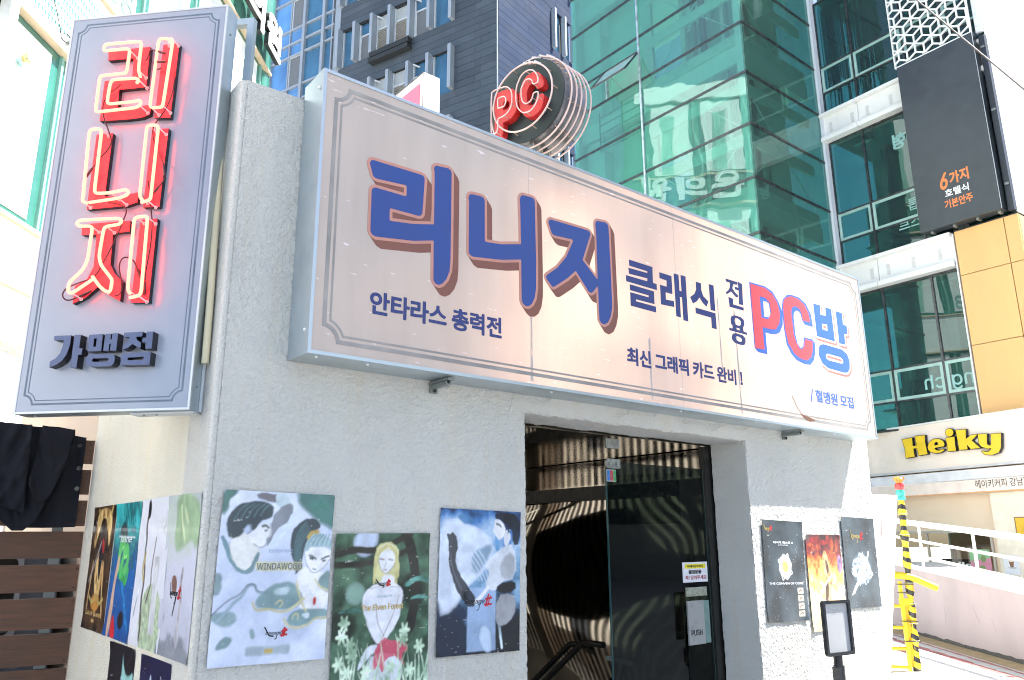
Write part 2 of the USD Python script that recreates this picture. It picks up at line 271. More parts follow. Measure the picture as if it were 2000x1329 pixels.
# ================================================================ long signboard on the front wall
T = {"ri":[[0.2251,3.0825],[0.23,3.0952],[0.2395,3.1009],[0.4784,3.1061],[0.4917,3.1019],[0.4962,3.0894],[0.4879,2.9267],[0.4817,2.9154],[0.4701,2.9101],[0.3329,2.9078],[0.327,2.9025],[0.3276,2.8558],[0.3333,2.8511],[0.4451,2.8662],[0.5496,2.8918],[0.5473,3.1345],[0.5431,3.1585],[0.5496,3.1706],[0.56,3.175],[0.6192,3.1812],[0.6333,3.1753],[0.6385,3.1626],[0.6389,2.7502],[0.6348,2.6957],[0.6191,2.6552],[0.5984,2.6298],[0.5806,2.6198],[0.5627,2.6224],[0.5518,2.6358],[0.5495,2.8165],[0.4474,2.7898],[0.2647,2.7643],[0.2473,2.7711],[0.2403,2.7845],[0.2391,2.9585],[0.2408,2.9694],[0.2502,2.9784],[0.261,2.9805],[0.4011,2.9821],[0.4067,2.9885],[0.406,3.0297],[0.4006,3.0335],[0.2621,3.0218],[0.2483,3.0249],[0.2414,3.0323]],"ni":[[0.7336,3.0712],[0.7383,3.0859],[0.7505,3.0931],[0.803,3.0975],[0.8199,3.0947],[0.8263,3.0813],[0.8275,2.8839],[0.835,2.8794],[0.9201,2.8889],[1.0446,2.919],[1.0403,3.1277],[1.0392,3.1527],[1.0462,3.1688],[1.0578,3.1761],[1.113,3.1805],[1.1289,3.1771],[1.1343,3.1625],[1.1371,2.8545],[1.1346,2.7176],[1.1249,2.6673],[1.1075,2.6346],[1.0872,2.6191],[1.0673,2.6165],[1.051,2.6266],[1.0446,2.6412],[1.0437,2.8415],[0.9262,2.8131],[0.759,2.7905],[0.7439,2.7962],[0.7372,2.8075],[0.7374,3.0483]],"ji_a":[[1.2223,3.0751],[1.2266,3.0895],[1.2381,3.0969],[1.4917,3.1039],[1.5075,3.0996],[1.5126,3.0842],[1.4804,3.0048],[1.4505,2.9326],[1.5583,2.8426],[1.5602,2.8213],[1.5207,2.7768],[1.5059,2.7664],[1.4883,2.7693],[1.401,2.8627],[1.3409,2.8102],[1.2524,2.7489],[1.2392,2.7462],[1.2042,2.7788],[1.2,2.7907],[1.2066,2.7998],[1.275,2.8508],[1.3377,2.9228],[1.3878,3.0194],[1.3825,3.0262],[1.2595,3.0181],[1.243,3.0246]],"ji_b":[[1.5521,3.1501],[1.5566,3.1671],[1.5681,3.1752],[1.6282,3.1813],[1.6431,3.1766],[1.6499,3.1613],[1.6551,2.7643],[1.6521,2.7096],[1.6386,2.6641],[1.6185,2.6312],[1.5923,2.6161],[1.5708,2.6203],[1.5586,2.6367],[1.5561,2.8421],[1.557,3.0953]],"kl":[[[1.8016,3.0143],[1.991,3.0133],[1.9882,2.9206],[2.0191,2.9201],[2.018,2.885],[1.7721,2.8857],[1.7722,2.9199],[1.9409,2.9202],[1.9444,2.9379],[1.798,2.9328],[1.794,2.966],[1.9455,2.9684],[1.9474,2.9794],[1.8015,2.98]],[[1.7994,2.8741],[1.9921,2.8722],[1.9924,2.7991],[1.8458,2.7979],[1.842,2.7953],[1.8425,2.7874],[2.0017,2.7867],[2.0018,2.7535],[1.7994,2.7545],[1.7991,2.8301],[1.9459,2.8291],[1.9484,2.8404],[1.7988,2.841]],[[2.047,2.9953],[2.1506,2.995],[2.1497,2.8871],[2.0919,2.8872],[2.0906,2.8442],[2.1582,2.8487],[2.1601,2.8135],[2.0474,2.8084],[2.0472,2.9221],[2.1038,2.9222],[2.1063,2.9585],[2.046,2.9612]],[[2.1724,3.0161],[2.2143,3.0153],[2.2138,2.9211],[2.2327,2.9202],[2.2332,3.0194],[2.2771,3.0192],[2.2757,2.7497],[2.2335,2.7501],[2.2334,2.8845],[2.2138,2.8842],[2.2129,2.7626],[2.1725,2.7623]],[[2.3701,3.0076],[2.4167,3.0064],[2.4154,2.9647],[2.4301,2.9315],[2.4766,2.9063],[2.4541,2.87],[2.4196,2.8895],[2.3938,2.9156],[2.368,2.8876],[2.3301,2.8662],[2.3075,2.9016],[2.3481,2.9274],[2.3682,2.9592]],[[2.492,3.0179],[2.5377,3.0179],[2.5366,2.8583],[2.4929,2.858]],[[2.3495,2.8467],[2.5369,2.8451],[2.5382,2.7472],[2.4917,2.7474],[2.4919,2.8102],[2.3502,2.8122]]],"jy":[[[2.6635,3.0887],[2.7813,3.0899],[2.7815,3.0712],[2.7395,3.068],[2.7255,3.039],[2.7503,3.0168],[2.7788,3.0033],[2.7772,2.9905],[2.7552,2.9878],[2.7113,3.0145],[2.663,2.9876],[2.6559,2.998],[2.6865,3.0203],[2.702,3.0424],[2.7055,3.0703],[2.6646,3.07]],[[2.7864,3.0953],[2.8318,3.0865],[2.8241,2.9493],[2.7828,2.947],[2.7904,3.0384],[2.7528,3.0363],[2.755,3.0543],[2.7899,3.0548]],[[2.6785,2.9756],[2.7229,2.9708],[2.721,2.9354],[2.8291,2.9339],[2.8264,2.9143],[2.6833,2.9122]],[[2.683,2.835],[2.694,2.8555],[2.7226,2.867],[2.787,2.8667],[2.8176,2.8548],[2.8205,2.8241],[2.8042,2.7998],[2.8075,2.779],[2.8402,2.7763],[2.84,2.7618],[2.6606,2.7627],[2.6626,2.7787],[2.6945,2.7788],[2.6991,2.7954],[2.6853,2.8063]],[[2.6812,2.7267],[2.6947,2.7473],[2.7253,2.7549],[2.7936,2.7527],[2.8202,2.7383],[2.8183,2.7114],[2.8029,2.6931],[2.7677,2.6877],[2.7088,2.6918],[2.6837,2.7062]]],"jyh":[[[2.7183,2.8332],[2.7335,2.8519],[2.7633,2.8507],[2.786,2.8396],[2.7849,2.818],[2.7662,2.8068],[2.7322,2.809]],[[2.7368,2.7912],[2.7682,2.7896],[2.7667,2.7776],[2.7371,2.7806]],[[2.7201,2.7277],[2.7315,2.7374],[2.7655,2.736],[2.7838,2.7246],[2.7794,2.7106],[2.753,2.7055],[2.7241,2.7125]]],"P":[[[2.9197,3.1091],[3.0785,3.1116],[3.1511,3.0906],[3.2053,3.0379],[3.228,2.9676],[3.2067,2.8955],[3.1614,2.8512],[3.1033,2.8415],[3.0124,2.8413],[3.0137,2.6954],[2.9167,2.6917]],[[3.0107,3.0431],[3.0779,3.0449],[3.1206,3.0162],[3.1245,2.949],[3.095,2.91],[3.0658,2.9021],[3.0125,2.9038]]],"Pb":[[[2.9111,3.1185],[3.0802,3.1233],[3.1628,3.1044],[3.2212,3.0467],[3.26,2.9848],[3.2476,2.8968],[3.2073,2.8391],[3.156,2.8167],[3.0985,2.8102],[3.0429,2.8111],[3.0426,2.6687],[2.9447,2.669],[2.9095,2.6906]],[[3.046,3.019],[3.0838,3.0217],[3.1109,3.0143],[3.1197,2.9481],[3.0963,2.9186],[3.0444,2.9139]]],"C":[[3.2708,3.0214],[3.2888,3.0712],[3.3281,3.0992],[3.3807,3.1136],[3.4622,3.1134],[3.5351,3.0855],[3.5776,3.0305],[3.5875,2.9696],[3.4986,2.969],[3.4913,3.0149],[3.4658,3.0458],[3.4212,3.0541],[3.3838,3.0424],[3.362,3.0033],[3.3665,2.8537],[3.3872,2.7996],[3.4214,2.7647],[3.451,2.7605],[3.481,2.7852],[3.5013,2.8405],[3.5915,2.8383],[3.5832,2.7772],[3.5582,2.727],[3.5005,2.6946],[3.4291,2.6943],[3.3536,2.7205],[3.2946,2.7796],[3.2709,2.8723]],"Cb":[[3.2587,3.0191],[3.2796,3.0752],[3.3307,3.1144],[3.3828,3.1258],[3.4748,3.1259],[3.5531,3.0978],[3.605,3.0354],[3.6179,2.945],[3.5198,2.9432],[3.4932,2.9681],[3.4801,3.01],[3.4573,3.0265],[3.4265,3.0256],[3.3979,3.0069],[3.387,2.9728],[3.3872,2.857],[3.4058,2.791],[3.4375,2.7699],[3.4705,2.7836],[3.493,2.852],[3.5898,2.8515],[3.62,2.8327],[3.6167,2.7705],[3.5859,2.7077],[3.537,2.6692],[3.4644,2.665],[3.3762,2.6784],[3.3222,2.7102],[3.2736,2.7707],[3.2608,2.8706]],"bang":[[[3.6522,3.1165],[3.7395,3.1189],[3.7321,3.0522],[3.8061,3.0532],[3.8079,3.1181],[3.8843,3.118],[3.8893,2.8835],[3.6568,2.8859]],[[3.9465,3.1156],[4.0311,3.1152],[4.0292,3.0299],[4.0795,3.029],[4.075,2.9655],[4.032,2.9617],[4.0299,2.8818],[3.9465,2.8801]],[[3.6618,2.8007],[3.6831,2.8276],[3.7289,2.8406],[3.9743,2.8384],[4.0384,2.814],[4.0634,2.7684],[4.0533,2.7119],[4.0208,2.6802],[3.973,2.6722],[3.7615,2.6761],[3.6909,2.7018],[3.6568,2.747]]],"bangh":[[[3.7381,2.9876],[3.8084,2.9923],[3.8043,2.9441],[3.7389,2.9472]],[[3.7451,2.7685],[3.7715,2.7801],[3.9386,2.7783],[3.9706,2.7676],[3.9747,2.7439],[3.9518,2.7328],[3.7732,2.7339],[3.7481,2.7452]]],"t1":[0.252,0.925,2.433,2.533],"t2":[1.752,2.755,2.43,2.525],"t3":[3.493,4.052,2.417,2.509],"red":[[[0.2016,1.5188],[0.3871,1.5212],[0.3907,1.3337],[0.2731,1.3311],[0.276,1.2474],[0.3535,1.2457],[0.4244,1.2506],[0.4213,1.2072],[0.3868,1.1946],[0.3239,1.1917],[0.205,1.1943],[0.2031,1.3772],[0.3248,1.3804],[0.3207,1.474],[0.2065,1.4739]],[[0.4455,1.5249],[0.5152,1.5241],[0.5125,1.1843],[0.4449,1.1889]],[[0.2006,1.1339],[0.2704,1.1347],[0.2718,0.8554],[0.3484,0.8556],[0.4136,0.8658],[0.4142,0.8238],[0.367,0.8112],[0.2015,0.8066]],[[0.4408,1.1364],[0.5106,1.1371],[0.5094,0.7982],[0.4409,0.8006]],[[0.1919,0.7439],[0.3944,0.7471],[0.3961,0.702],[0.3281,0.6996],[0.3333,0.5704],[0.3539,0.5349],[0.3924,0.4969],[0.3922,0.4187],[0.3365,0.4489],[0.294,0.4819],[0.2487,0.4407],[0.1984,0.4172],[0.1972,0.4878],[0.2447,0.5154],[0.2649,0.5646],[0.2598,0.6965],[0.1957,0.6984]],[[0.4375,0.7477],[0.5066,0.7493],[0.5098,0.409],[0.4384,0.4105]]],"neon":[[[0.3817,1.3601],[0.3752,1.3874],[0.3735,1.5153],[0.3658,1.5224],[0.214,1.5235],[0.207,1.507],[0.212,1.4934],[0.2251,1.4921],[0.3168,1.4931],[0.3262,1.4834],[0.3248,1.3848],[0.3173,1.3793],[0.2174,1.3768],[0.2084,1.369],[0.2104,1.2199],[0.217,1.2114],[0.3824,1.2172],[0.4015,1.2249],[0.404,1.241],[0.3961,1.251],[0.3789,1.2455],[0.2669,1.2432],[0.2559,1.2512],[0.2587,1.3407],[0.2683,1.3541],[0.3705,1.3521],[0.3846,1.3399],[0.3678,1.3367]],[[0.4927,1.5062],[0.5019,1.5247],[0.511,1.5116],[0.5001,1.2166],[0.4921,1.209],[0.452,1.2114],[0.4442,1.2213],[0.4483,1.5178],[0.4607,1.5287],[0.4951,1.5253]],[[0.2242,0.8182],[0.2071,0.8238],[0.2085,0.8465],[0.1961,1.1245],[0.2033,1.1356],[0.2434,1.1345],[0.2494,1.1238],[0.2538,0.8631],[0.2636,0.8527],[0.3234,0.852],[0.3866,0.8621],[0.398,0.8535],[0.3961,0.8374],[0.3589,0.8269],[0.2303,0.821]],[[0.4509,0.808],[0.4828,0.8079],[0.4947,0.8148],[0.4916,1.1216],[0.4839,1.1323],[0.4511,1.1336],[0.4423,1.1255],[0.4473,0.8276],[0.4565,0.8141]],[[0.2903,0.5027],[0.2193,0.4467],[0.2011,0.45],[0.2005,0.4887],[0.2115,0.5005],[0.2505,0.5387],[0.2645,0.5753],[0.2667,0.7075],[0.2576,0.7176],[0.2058,0.7188],[0.1972,0.734],[0.2087,0.7442],[0.3728,0.7425],[0.3869,0.732],[0.3793,0.7166],[0.3225,0.7118],[0.3143,0.7014],[0.3099,0.5915],[0.3209,0.5567],[0.3691,0.5018],[0.3766,0.4923],[0.3763,0.4465],[0.361,0.4442],[0.3298,0.4671],[0.287,0.5134]],[[0.4509,0.4218],[0.4909,0.423],[0.5006,0.4346],[0.4909,0.7384],[0.4838,0.7452],[0.4429,0.7426],[0.4365,0.7322],[0.4444,0.4493],[0.4523,0.4356]]],"cable":[[[0.3916,1.4395],[0.3889,1.4629],[0.398,1.4814],[0.4135,1.4848],[0.4399,1.4726]],[[0.2929,1.3391],[0.2645,1.3307],[0.2424,1.3089],[0.2356,1.2576],[0.2409,1.201],[0.2684,1.1294],[0.2778,1.092],[0.2743,1.0513],[0.2557,1.0074],[0.2283,0.9644]],[[0.5209,1.3788],[0.52,1.3175],[0.5092,1.2344],[0.4903,1.1667],[0.4678,1.1319],[0.4588,1.0961],[0.4734,1.0452],[0.5153,0.9839],[0.5329,0.9426]],[[0.4638,1.4007],[0.4411,1.4028],[0.4266,1.4113],[0.4343,1.4226],[0.4482,1.4199]],[[0.3083,0.8192],[0.3608,0.8119],[0.3869,0.7832],[0.3893,0.7383],[0.3726,0.6695],[0.3212,0.5785],[0.2823,0.5155],[0.2311,0.4965],[0.1845,0.468],[0.175,0.4378],[0.1881,0.422],[0.2262,0.4427]],[[0.4654,0.901],[0.4798,0.7901],[0.4988,0.7252],[0.5144,0.6176],[0.5073,0.5193],[0.4992,0.4831]],[[0.3844,0.4322],[0.4014,0.4453],[0.4001,0.4941],[0.3911,0.5499],[0.4085,0.5862],[0.4409,0.5782],[0.4549,0.5404]],[[0.5327,0.929],[0.5227,0.9035],[0.5068,0.8754]]],"gm":[[[0.1524,0.2889],[0.2211,0.2886],[0.2216,0.2509],[0.2129,0.2157],[0.1967,0.1903],[0.1763,0.1769],[0.1498,0.1673],[0.1498,0.1904],[0.1702,0.2007],[0.185,0.2191],[0.1933,0.2472],[0.1943,0.271],[0.1532,0.2721]],[[0.2348,0.2892],[0.2611,0.2891],[0.2608,0.238],[0.2748,0.2358],[0.2733,0.2116],[0.2601,0.2116],[0.2599,0.1628],[0.2353,0.1651],[0.2349,0.2362]],[[0.2945,0.2873],[0.3495,0.2886],[0.3514,0.2228],[0.2959,0.2232]],[[0.36,0.2882],[0.383,0.2885],[0.3826,0.2672],[0.3883,0.2669],[0.3886,0.2894],[0.4108,0.2893],[0.4113,0.2225],[0.3866,0.2229],[0.3874,0.2488],[0.3807,0.249],[0.3817,0.2229],[0.3595,0.2232]],[[0.2932,0.1846],[0.2955,0.2032],[0.3079,0.2122],[0.3894,0.2111],[0.406,0.2063],[0.4103,0.1921],[0.4087,0.1758],[0.4002,0.1656],[0.3859,0.1631],[0.3169,0.1646],[0.3013,0.1702]],[[0.4353,0.2904],[0.5095,0.2905],[0.5086,0.2728],[0.4847,0.2726],[0.4907,0.2594],[0.5077,0.2481],[0.5069,0.2259],[0.4733,0.2455],[0.4579,0.2313],[0.4372,0.225],[0.4364,0.2427],[0.4505,0.2515],[0.459,0.2724],[0.4355,0.2733]],[[0.5255,0.2898],[0.5511,0.29],[0.5518,0.2247],[0.527,0.2247],[0.5261,0.2491],[0.5118,0.2503],[0.5122,0.2679],[0.5256,0.2674]],[[0.4357,0.2098],[0.5503,0.2121],[0.5499,0.1639],[0.4368,0.1662]]],"gmh":[[[0.3165,0.2721],[0.3281,0.2724],[0.3275,0.2402],[0.3171,0.2406]],[[0.3186,0.1883],[0.3226,0.1952],[0.3804,0.195],[0.3859,0.1906],[0.3833,0.1825],[0.3786,0.1808],[0.3243,0.1823]],[[0.4621,0.1937],[0.5245,0.1949],[0.5235,0.1829],[0.4619,0.1837]]],"bborder":[[0.043,1.612],[0.06,1.61],[0.078,1.651],[0.093,1.664],[0.641,1.675],[0.672,1.643],[0.674,1.635],[0.027,0.077],[0.06,0.043],[0.064,0.031],[0.62,0.04],[0.656,0.073],[0.667,0.067]],"hk":{"H":[[-1.0286,3.7794],[-0.7598,3.7915],[-0.7718,3.5994],[-0.6597,3.604],[-0.6831,3.8144],[-0.4277,3.8079],[-0.4435,3.6653],[-0.42,3.3868],[-0.6395,3.3753],[-0.6728,3.5458],[-0.7624,3.5478],[-0.7561,3.3643],[-0.9878,3.3491],[-0.9785,3.5556]],"e":[[-0.3887,3.5487],[-0.3442,3.6357],[-0.2319,3.6962],[-0.0908,3.6889],[0.0008,3.633],[0.0248,3.5581],[0.0061,3.5151],[-0.2312,3.5044],[-0.2081,3.4565],[-0.1313,3.4304],[-0.0173,3.4546],[0.0034,3.4344],[-0.0875,3.3898],[-0.2193,3.385],[-0.3358,3.4241],[-0.3883,3.4844]],"i":[[0.0789,3.6871],[0.2859,3.6931],[0.2718,3.5308],[0.2767,3.3918],[0.0862,3.3954],[0.0911,3.5508]],"d":[[0.2732,3.784],[0.2611,3.7526],[0.2368,3.7277],[0.2041,3.713],[0.1677,3.7108],[0.1332,3.7214],[0.1059,3.7434],[0.0899,3.7735],[0.0879,3.8069],[0.1001,3.8386],[0.1246,3.8637],[0.1577,3.8783],[0.1942,3.8803],[0.2286,3.8694],[0.2556,3.8473],[0.2712,3.8174]],"k":[[0.3362,3.8262],[0.5642,3.815],[0.5401,3.6064],[0.6645,3.6794],[0.8036,3.6799],[0.7487,3.6256],[0.6648,3.5657],[0.8299,3.3914],[0.618,3.3913],[0.542,3.5008],[0.5433,3.3922],[0.3546,3.3979],[0.3502,3.6107]],"y":[[0.8216,3.6777],[1.0189,3.6622],[0.988,3.4515],[1.0404,3.4116],[1.0809,3.4412],[1.1066,3.6515],[1.3189,3.6373],[1.2717,3.3528],[1.2091,3.2584],[1.0627,3.2225],[0.9059,3.2465],[0.8457,3.321],[0.9845,3.288],[1.0529,3.3252],[1.0685,3.366],[0.9957,3.3567],[0.8609,3.4139],[0.8182,3.4875]],"h":[[-0.2236,3.5528],[-0.2144,3.6119],[-0.1597,3.6368],[-0.1207,3.6014],[-0.1271,3.5604]]}}
SX, SZ, SW, SH = 0.0, 2.2372, 4.3306, 1.2
sgn = thing('long_signboard', 'long pale signboard box with big blue Korean letters above the doorway', 'signboard', (0, 0, 0))
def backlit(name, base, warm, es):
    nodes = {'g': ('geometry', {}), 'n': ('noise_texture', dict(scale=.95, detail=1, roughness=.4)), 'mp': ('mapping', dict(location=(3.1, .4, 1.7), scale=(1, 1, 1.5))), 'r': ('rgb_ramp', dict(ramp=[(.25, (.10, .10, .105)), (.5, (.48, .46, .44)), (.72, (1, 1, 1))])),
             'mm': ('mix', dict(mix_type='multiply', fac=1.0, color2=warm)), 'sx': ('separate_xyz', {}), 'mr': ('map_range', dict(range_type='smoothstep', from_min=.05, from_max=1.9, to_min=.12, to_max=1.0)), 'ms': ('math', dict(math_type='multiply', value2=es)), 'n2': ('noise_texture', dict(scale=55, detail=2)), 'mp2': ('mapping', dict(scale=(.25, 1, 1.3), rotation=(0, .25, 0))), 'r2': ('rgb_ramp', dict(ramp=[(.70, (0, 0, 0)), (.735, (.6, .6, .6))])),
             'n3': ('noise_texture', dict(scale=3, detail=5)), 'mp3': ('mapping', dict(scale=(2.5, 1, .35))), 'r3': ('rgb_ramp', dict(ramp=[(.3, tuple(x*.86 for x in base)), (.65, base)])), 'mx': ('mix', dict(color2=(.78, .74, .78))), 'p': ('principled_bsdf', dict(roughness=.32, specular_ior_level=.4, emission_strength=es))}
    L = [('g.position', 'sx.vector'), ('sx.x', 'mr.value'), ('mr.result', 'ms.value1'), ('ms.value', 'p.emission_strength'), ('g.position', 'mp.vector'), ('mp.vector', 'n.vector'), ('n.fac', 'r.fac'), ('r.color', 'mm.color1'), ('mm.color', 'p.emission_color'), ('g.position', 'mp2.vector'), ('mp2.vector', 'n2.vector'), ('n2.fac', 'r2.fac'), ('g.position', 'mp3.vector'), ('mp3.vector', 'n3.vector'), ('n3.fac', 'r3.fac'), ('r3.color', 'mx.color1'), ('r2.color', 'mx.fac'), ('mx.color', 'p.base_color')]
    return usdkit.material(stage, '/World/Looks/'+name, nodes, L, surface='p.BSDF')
FACE = backlit('backlit_sign_face', (.44, .405, .375), (1, .56, .34), 0.42)  # warm patches painted as emission, standing in for sunlight bounced onto the face
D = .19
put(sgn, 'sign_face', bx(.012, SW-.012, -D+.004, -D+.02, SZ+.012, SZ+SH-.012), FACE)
fr = .012
put(sgn, 'cabinet', cat_([bx(0, .004, -D+.075, -.004, SZ, SZ+SH), bx(SW-.004, SW, -D+.075, -.004, SZ, SZ+SH), bx(.004, SW-.004, -D+.075, -.004, SZ, SZ+.004), bx(.004, SW-.004, -D+.075, -.004, SZ+SH-.004, SZ+SH), bx(.004, SW-.004, -.008, -.004, SZ+.004, SZ+SH-.004)]), ALU)
put(sgn, 'face_frame', cat_([bx(-.002, fr, -D, -D+.072, SZ-.002, SZ+SH+.002), bx(SW-fr, SW+.002, -D, -D+.072, SZ-.002, SZ+SH+.002), bx(fr, SW-fr, -D, -D+.072, SZ-.002, SZ+fr), bx(fr, SW-fr, -D, -D+.072, SZ+SH-fr, SZ+SH+.002)]), ALU)
for x, z in ((-.004, 2.33), (-.004, 3.36)): put(sgn, 'rivet', trimesh.creation.icosphere(2, .007).apply_translation([x, -D+.03, z]), WHITE)
for x in (.05, .27, 1.25, 2.2, 2.9, 3.8): put(sgn, 'rivet', trimesh.creation.icosphere(2, .006).apply_translation([x, -D+.035, SZ-.004]), WHITE)
def scallop(i, w):
    x0, x1, z0, z1 = SX+i, SX+SW-i, SZ+i*.95, SZ+SH-i*.95; R = .062+(.062-i)*.0+.0
    g = sbox(x0, z0, x1, z1)
    for cx in (x0, x1):
        for cz in (z0, z1): g = g.difference(Point(cx, cz).buffer(R, quad_segs=10))
    return g
def ring(i, w): a = scallop(i, w); return a.difference(affinity.scale(a, 1, 1).buffer(-w, join_style=2))
BORD = pm('printed_border_grey', (.27, .26, .25), .5, 0, .3, 5)
put(sgn, 'border_line', flat(ring(.052, .017).intersection(sbox(0, 0, 9, 9)), -D+.004, .0012), BORD)
i2 = scallop(.053, 0).buffer(-.028, join_style=1)
put(sgn, 'border_line', flat(i2.difference(i2.buffer(-.009)), -D+.004, .0012), BORD)
BLUE = pm('printed_blue', (.020, .060, .255), .6, 0, .1, 6); NAVY = pm('printed_navy', (.022, .040, .17), .6, 0, .1, 8); SALM = pm('printed_salmon', (.50, .235, .185), .45, 0, .06, 6)
BRWN = pm('printed_brown', (.20, .072, .05), .45, 0, .1, 6); RED = pm('printed_red', (.66, .06, .075), .45, 0, .1, 9); SKYB = pm('printed_bright_blue', (.035, .125, .48), .45, 0, .1, 9); IVORY = pm('printed_ivory', (.62, .55, .53), .5)
def P_(p): return Polygon(p).buffer(0)
def round_(g, r): return g.buffer(-r).buffer(2*r).buffer(-r)
big = [P_(T['ri']), P_(T['ni']), unary_union([P_(T['ji_a']), P_(T['ji_b']).buffer(.001)])]
for g in big:
    g = round_(g, .004)
    lt = put(sgn, 'letter', flat(g, -D+.004, .0019), BLUE)
    ol = g.buffer(.0135, quad_segs=6); put(lt, 'outline', flat(ol, -D+.004, .0014), SALM)
    sh = unary_union([affinity.translate(ol, .030*t, -.033*t) for t in np.linspace(0, 1, 7)]); put(lt, 'drop_shadow', flat(sh, -D+.004, .0009), BRWN)
for p in T['kl']: put(sgn, 'letter', flat(P_(p), -D+.004, .0010), NAVY)
for p in T['jy']: put(sgn, 'letter', flat(P_(p).difference(unary_union([P_(q) for q in T['jyh']])), -D+.004, .0010), NAVY)
for k, kb in (('P', 'Pb'), ('C', 'Cb')):
    a = P_(T[k][0]).difference(P_(T[k][1])) if k == 'P' else P_(T[k]); b = P_(T[kb][0]).difference(P_(T[kb][1])) if k == 'P' else P_(T[kb])
    lt = put(sgn, 'letter', flat(a.buffer(.003).buffer(-.003), -D+.004, .0019), RED); put(lt, 'outline', flat(b, -D+.004, .0012 if k == 'P' else .0014), SKYB)
bang = unary_union([P_(p) for p in T['bang']]).difference(unary_union([P_(p) for p in T['bangh']]))
lt = put(sgn, 'letter', flat(bang, -D+.004, .0019), SKYB); bo = bang.buffer(.014)
put(lt, 'outline', flat(bo, -D+.004, .0014), IVORY); put(lt, 'drop_shadow', flat(unary_union([affinity.translate(bo, .012*t, -.014*t) for t in (0, .5, 1)]), -D+.004, .0009), pm('printed_rose_brown', (.36, .16, .14), .5))
def words(parent, txt, box4, mat, bold, y0=-D+.004):
    put(parent, 'lettering', flat(fit(txt, *box4, bold=bold), y0, .0016), mat)
words(sgn, '안타라스 총력전', T['t1'], NAVY, 3); words(sgn, '최신 그래픽 카드 완비 !', T['t2'], NAVY, 3); words(sgn, '/ 혈맹원 모집', T['t3'], SKYB, 2)
for x in (1.095, 2.19, 3.28): put(sgn, 'face_seam', bx(x, x+.0018, -D+.0035, -D+.004, SZ+.012, SZ+SH-.012), pm('faint_seam', (.40, .385, .375), .5))
for x, z0_, z1_ in ((.62, 2.9, 3.2), (1.10, 2.26, 2.75), (1.93, 2.26, 2.6), (2.56, 2.5, 2.95), (2.72, 2.26, 2.9), (3.3, 2.3, 3.0)): put(sgn, 'drip_mark', flat(Polygon(jag(sbox(x, z0_, x+.010, z1_).exterior, .004, .02, int(x*9))).buffer(0), -D+.004, .0004), pm('drip_stain', (.41, .395, .38), .5))
cr = LineString([(3.28, 2.43), (3.33, 2.36), (3.40, 2.30), (3.47, 2.285), (3.56, 2.315), (3.66, 2.318)])
put(sgn, 'torn_patch', flat(Polygon([(3.36, 2.325), (3.40, 2.298), (3.46, 2.284), (3.53, 2.296), (3.50, 2.305), (3.42, 2.318)]), -D+.004, .0022), pm('torn_brown', (.16, .07, .04), .7))
put(sgn, 'crack', flat(cr.buffer(.0018), -D+.004, .0018), pm('crack_grey', (.25, .22, .2), .8))
for x in (.66, 3.41):
    b = put(sgn, 'bracket', cat_([bx(x, x+.035, -.15, -.02, SZ-.016, SZ-.006), bx(x, x+.035, -.02, -.001, SZ-.055, SZ-.006), bx(x+.004, x+.03, -.13, -.02, SZ-.034, SZ-.018)]), STEEL)
    put(b, 'bolt', cat_([trimesh.creation.icosphere(1, .008).apply_translation([x+.018, -.13, SZ-.022]), trimesh.creation.icosphere(1, .008).apply_translation([x+.018, -.026, SZ-.045])]), DARK)
# ================================================================ blade sign with red neon at the corner
bl = thing('neon_blade_sign', 'tall grey-blue blade sign with lit red neon Korean letters at the wall corner', 'neon sign', (-.816, .5675, 2.021), -46.54)
BW, BH, BD = .703, 1.707, .082
BFACE = pm('satin_blue_grey_panel', (.29, .325, .39), .22, .1, .06, 1.4, .05, 3, .01, color2=(.32, .345, .40), rvar=.06)
put(bl, 'panel', bx(.008, BW-.008, 0, .012, .008, BH-.008), BFACE)
put(bl, 'cabinet', cat_([bx(0, .004, .006, BD, 0, BH), bx(BW-.004, BW, .006, BD, 0, BH), bx(.004, BW-.004, .006, BD, 0, .004), bx(.004, BW-.004, .006, BD, BH-.004, BH), bx(.004, BW-.004, BD-.005, BD, .004, BH-.004)]), ALU)
put(bl, 'face_trim', cat_([bx(0, .008, -.002, .005, 0, BH), bx(BW-.008, BW, -.002, .005, 0, BH), bx(.008, BW-.008, -.002, .005, 0, .008), bx(.008, BW-.008, -.002, .005, BH-.008, BH)]), ALUW)
def bscal(i, R=.036):
    g = sbox(i, i, BW-i, BH-i)
    for cx in (i, BW-i):
        for cz in (i, BH-i): g = g.difference(Point(cx, cz).buffer(R, quad_segs=8))
    return g
BB = pm('blade_border_print', (.10, .14, .19), .4, 0, .3, 8)
a = bscal(.032); put(bl, 'border_line', flat(a.difference(a.buffer(-.007, join_style=2)), 0, .0008), BB)
a = a.buffer(-.016, join_style=1); put(bl, 'border_line', flat(a.difference(a.buffer(-.0035)), 0, .0008), BB)
RFACE = pm('red_letter_face', (.62, .035, .05), .4, 0, .06, 6); RSIDE = pm('black_letter_side', (.012, .011, .013), .3, 0, .2, 6)
NEON = emi('lit_neon_tube', (1.0, .078, .048), 4.2); GLS = pm('clear_standoff_glass', (.75, .62, .62), .1, 0, .05, 4)
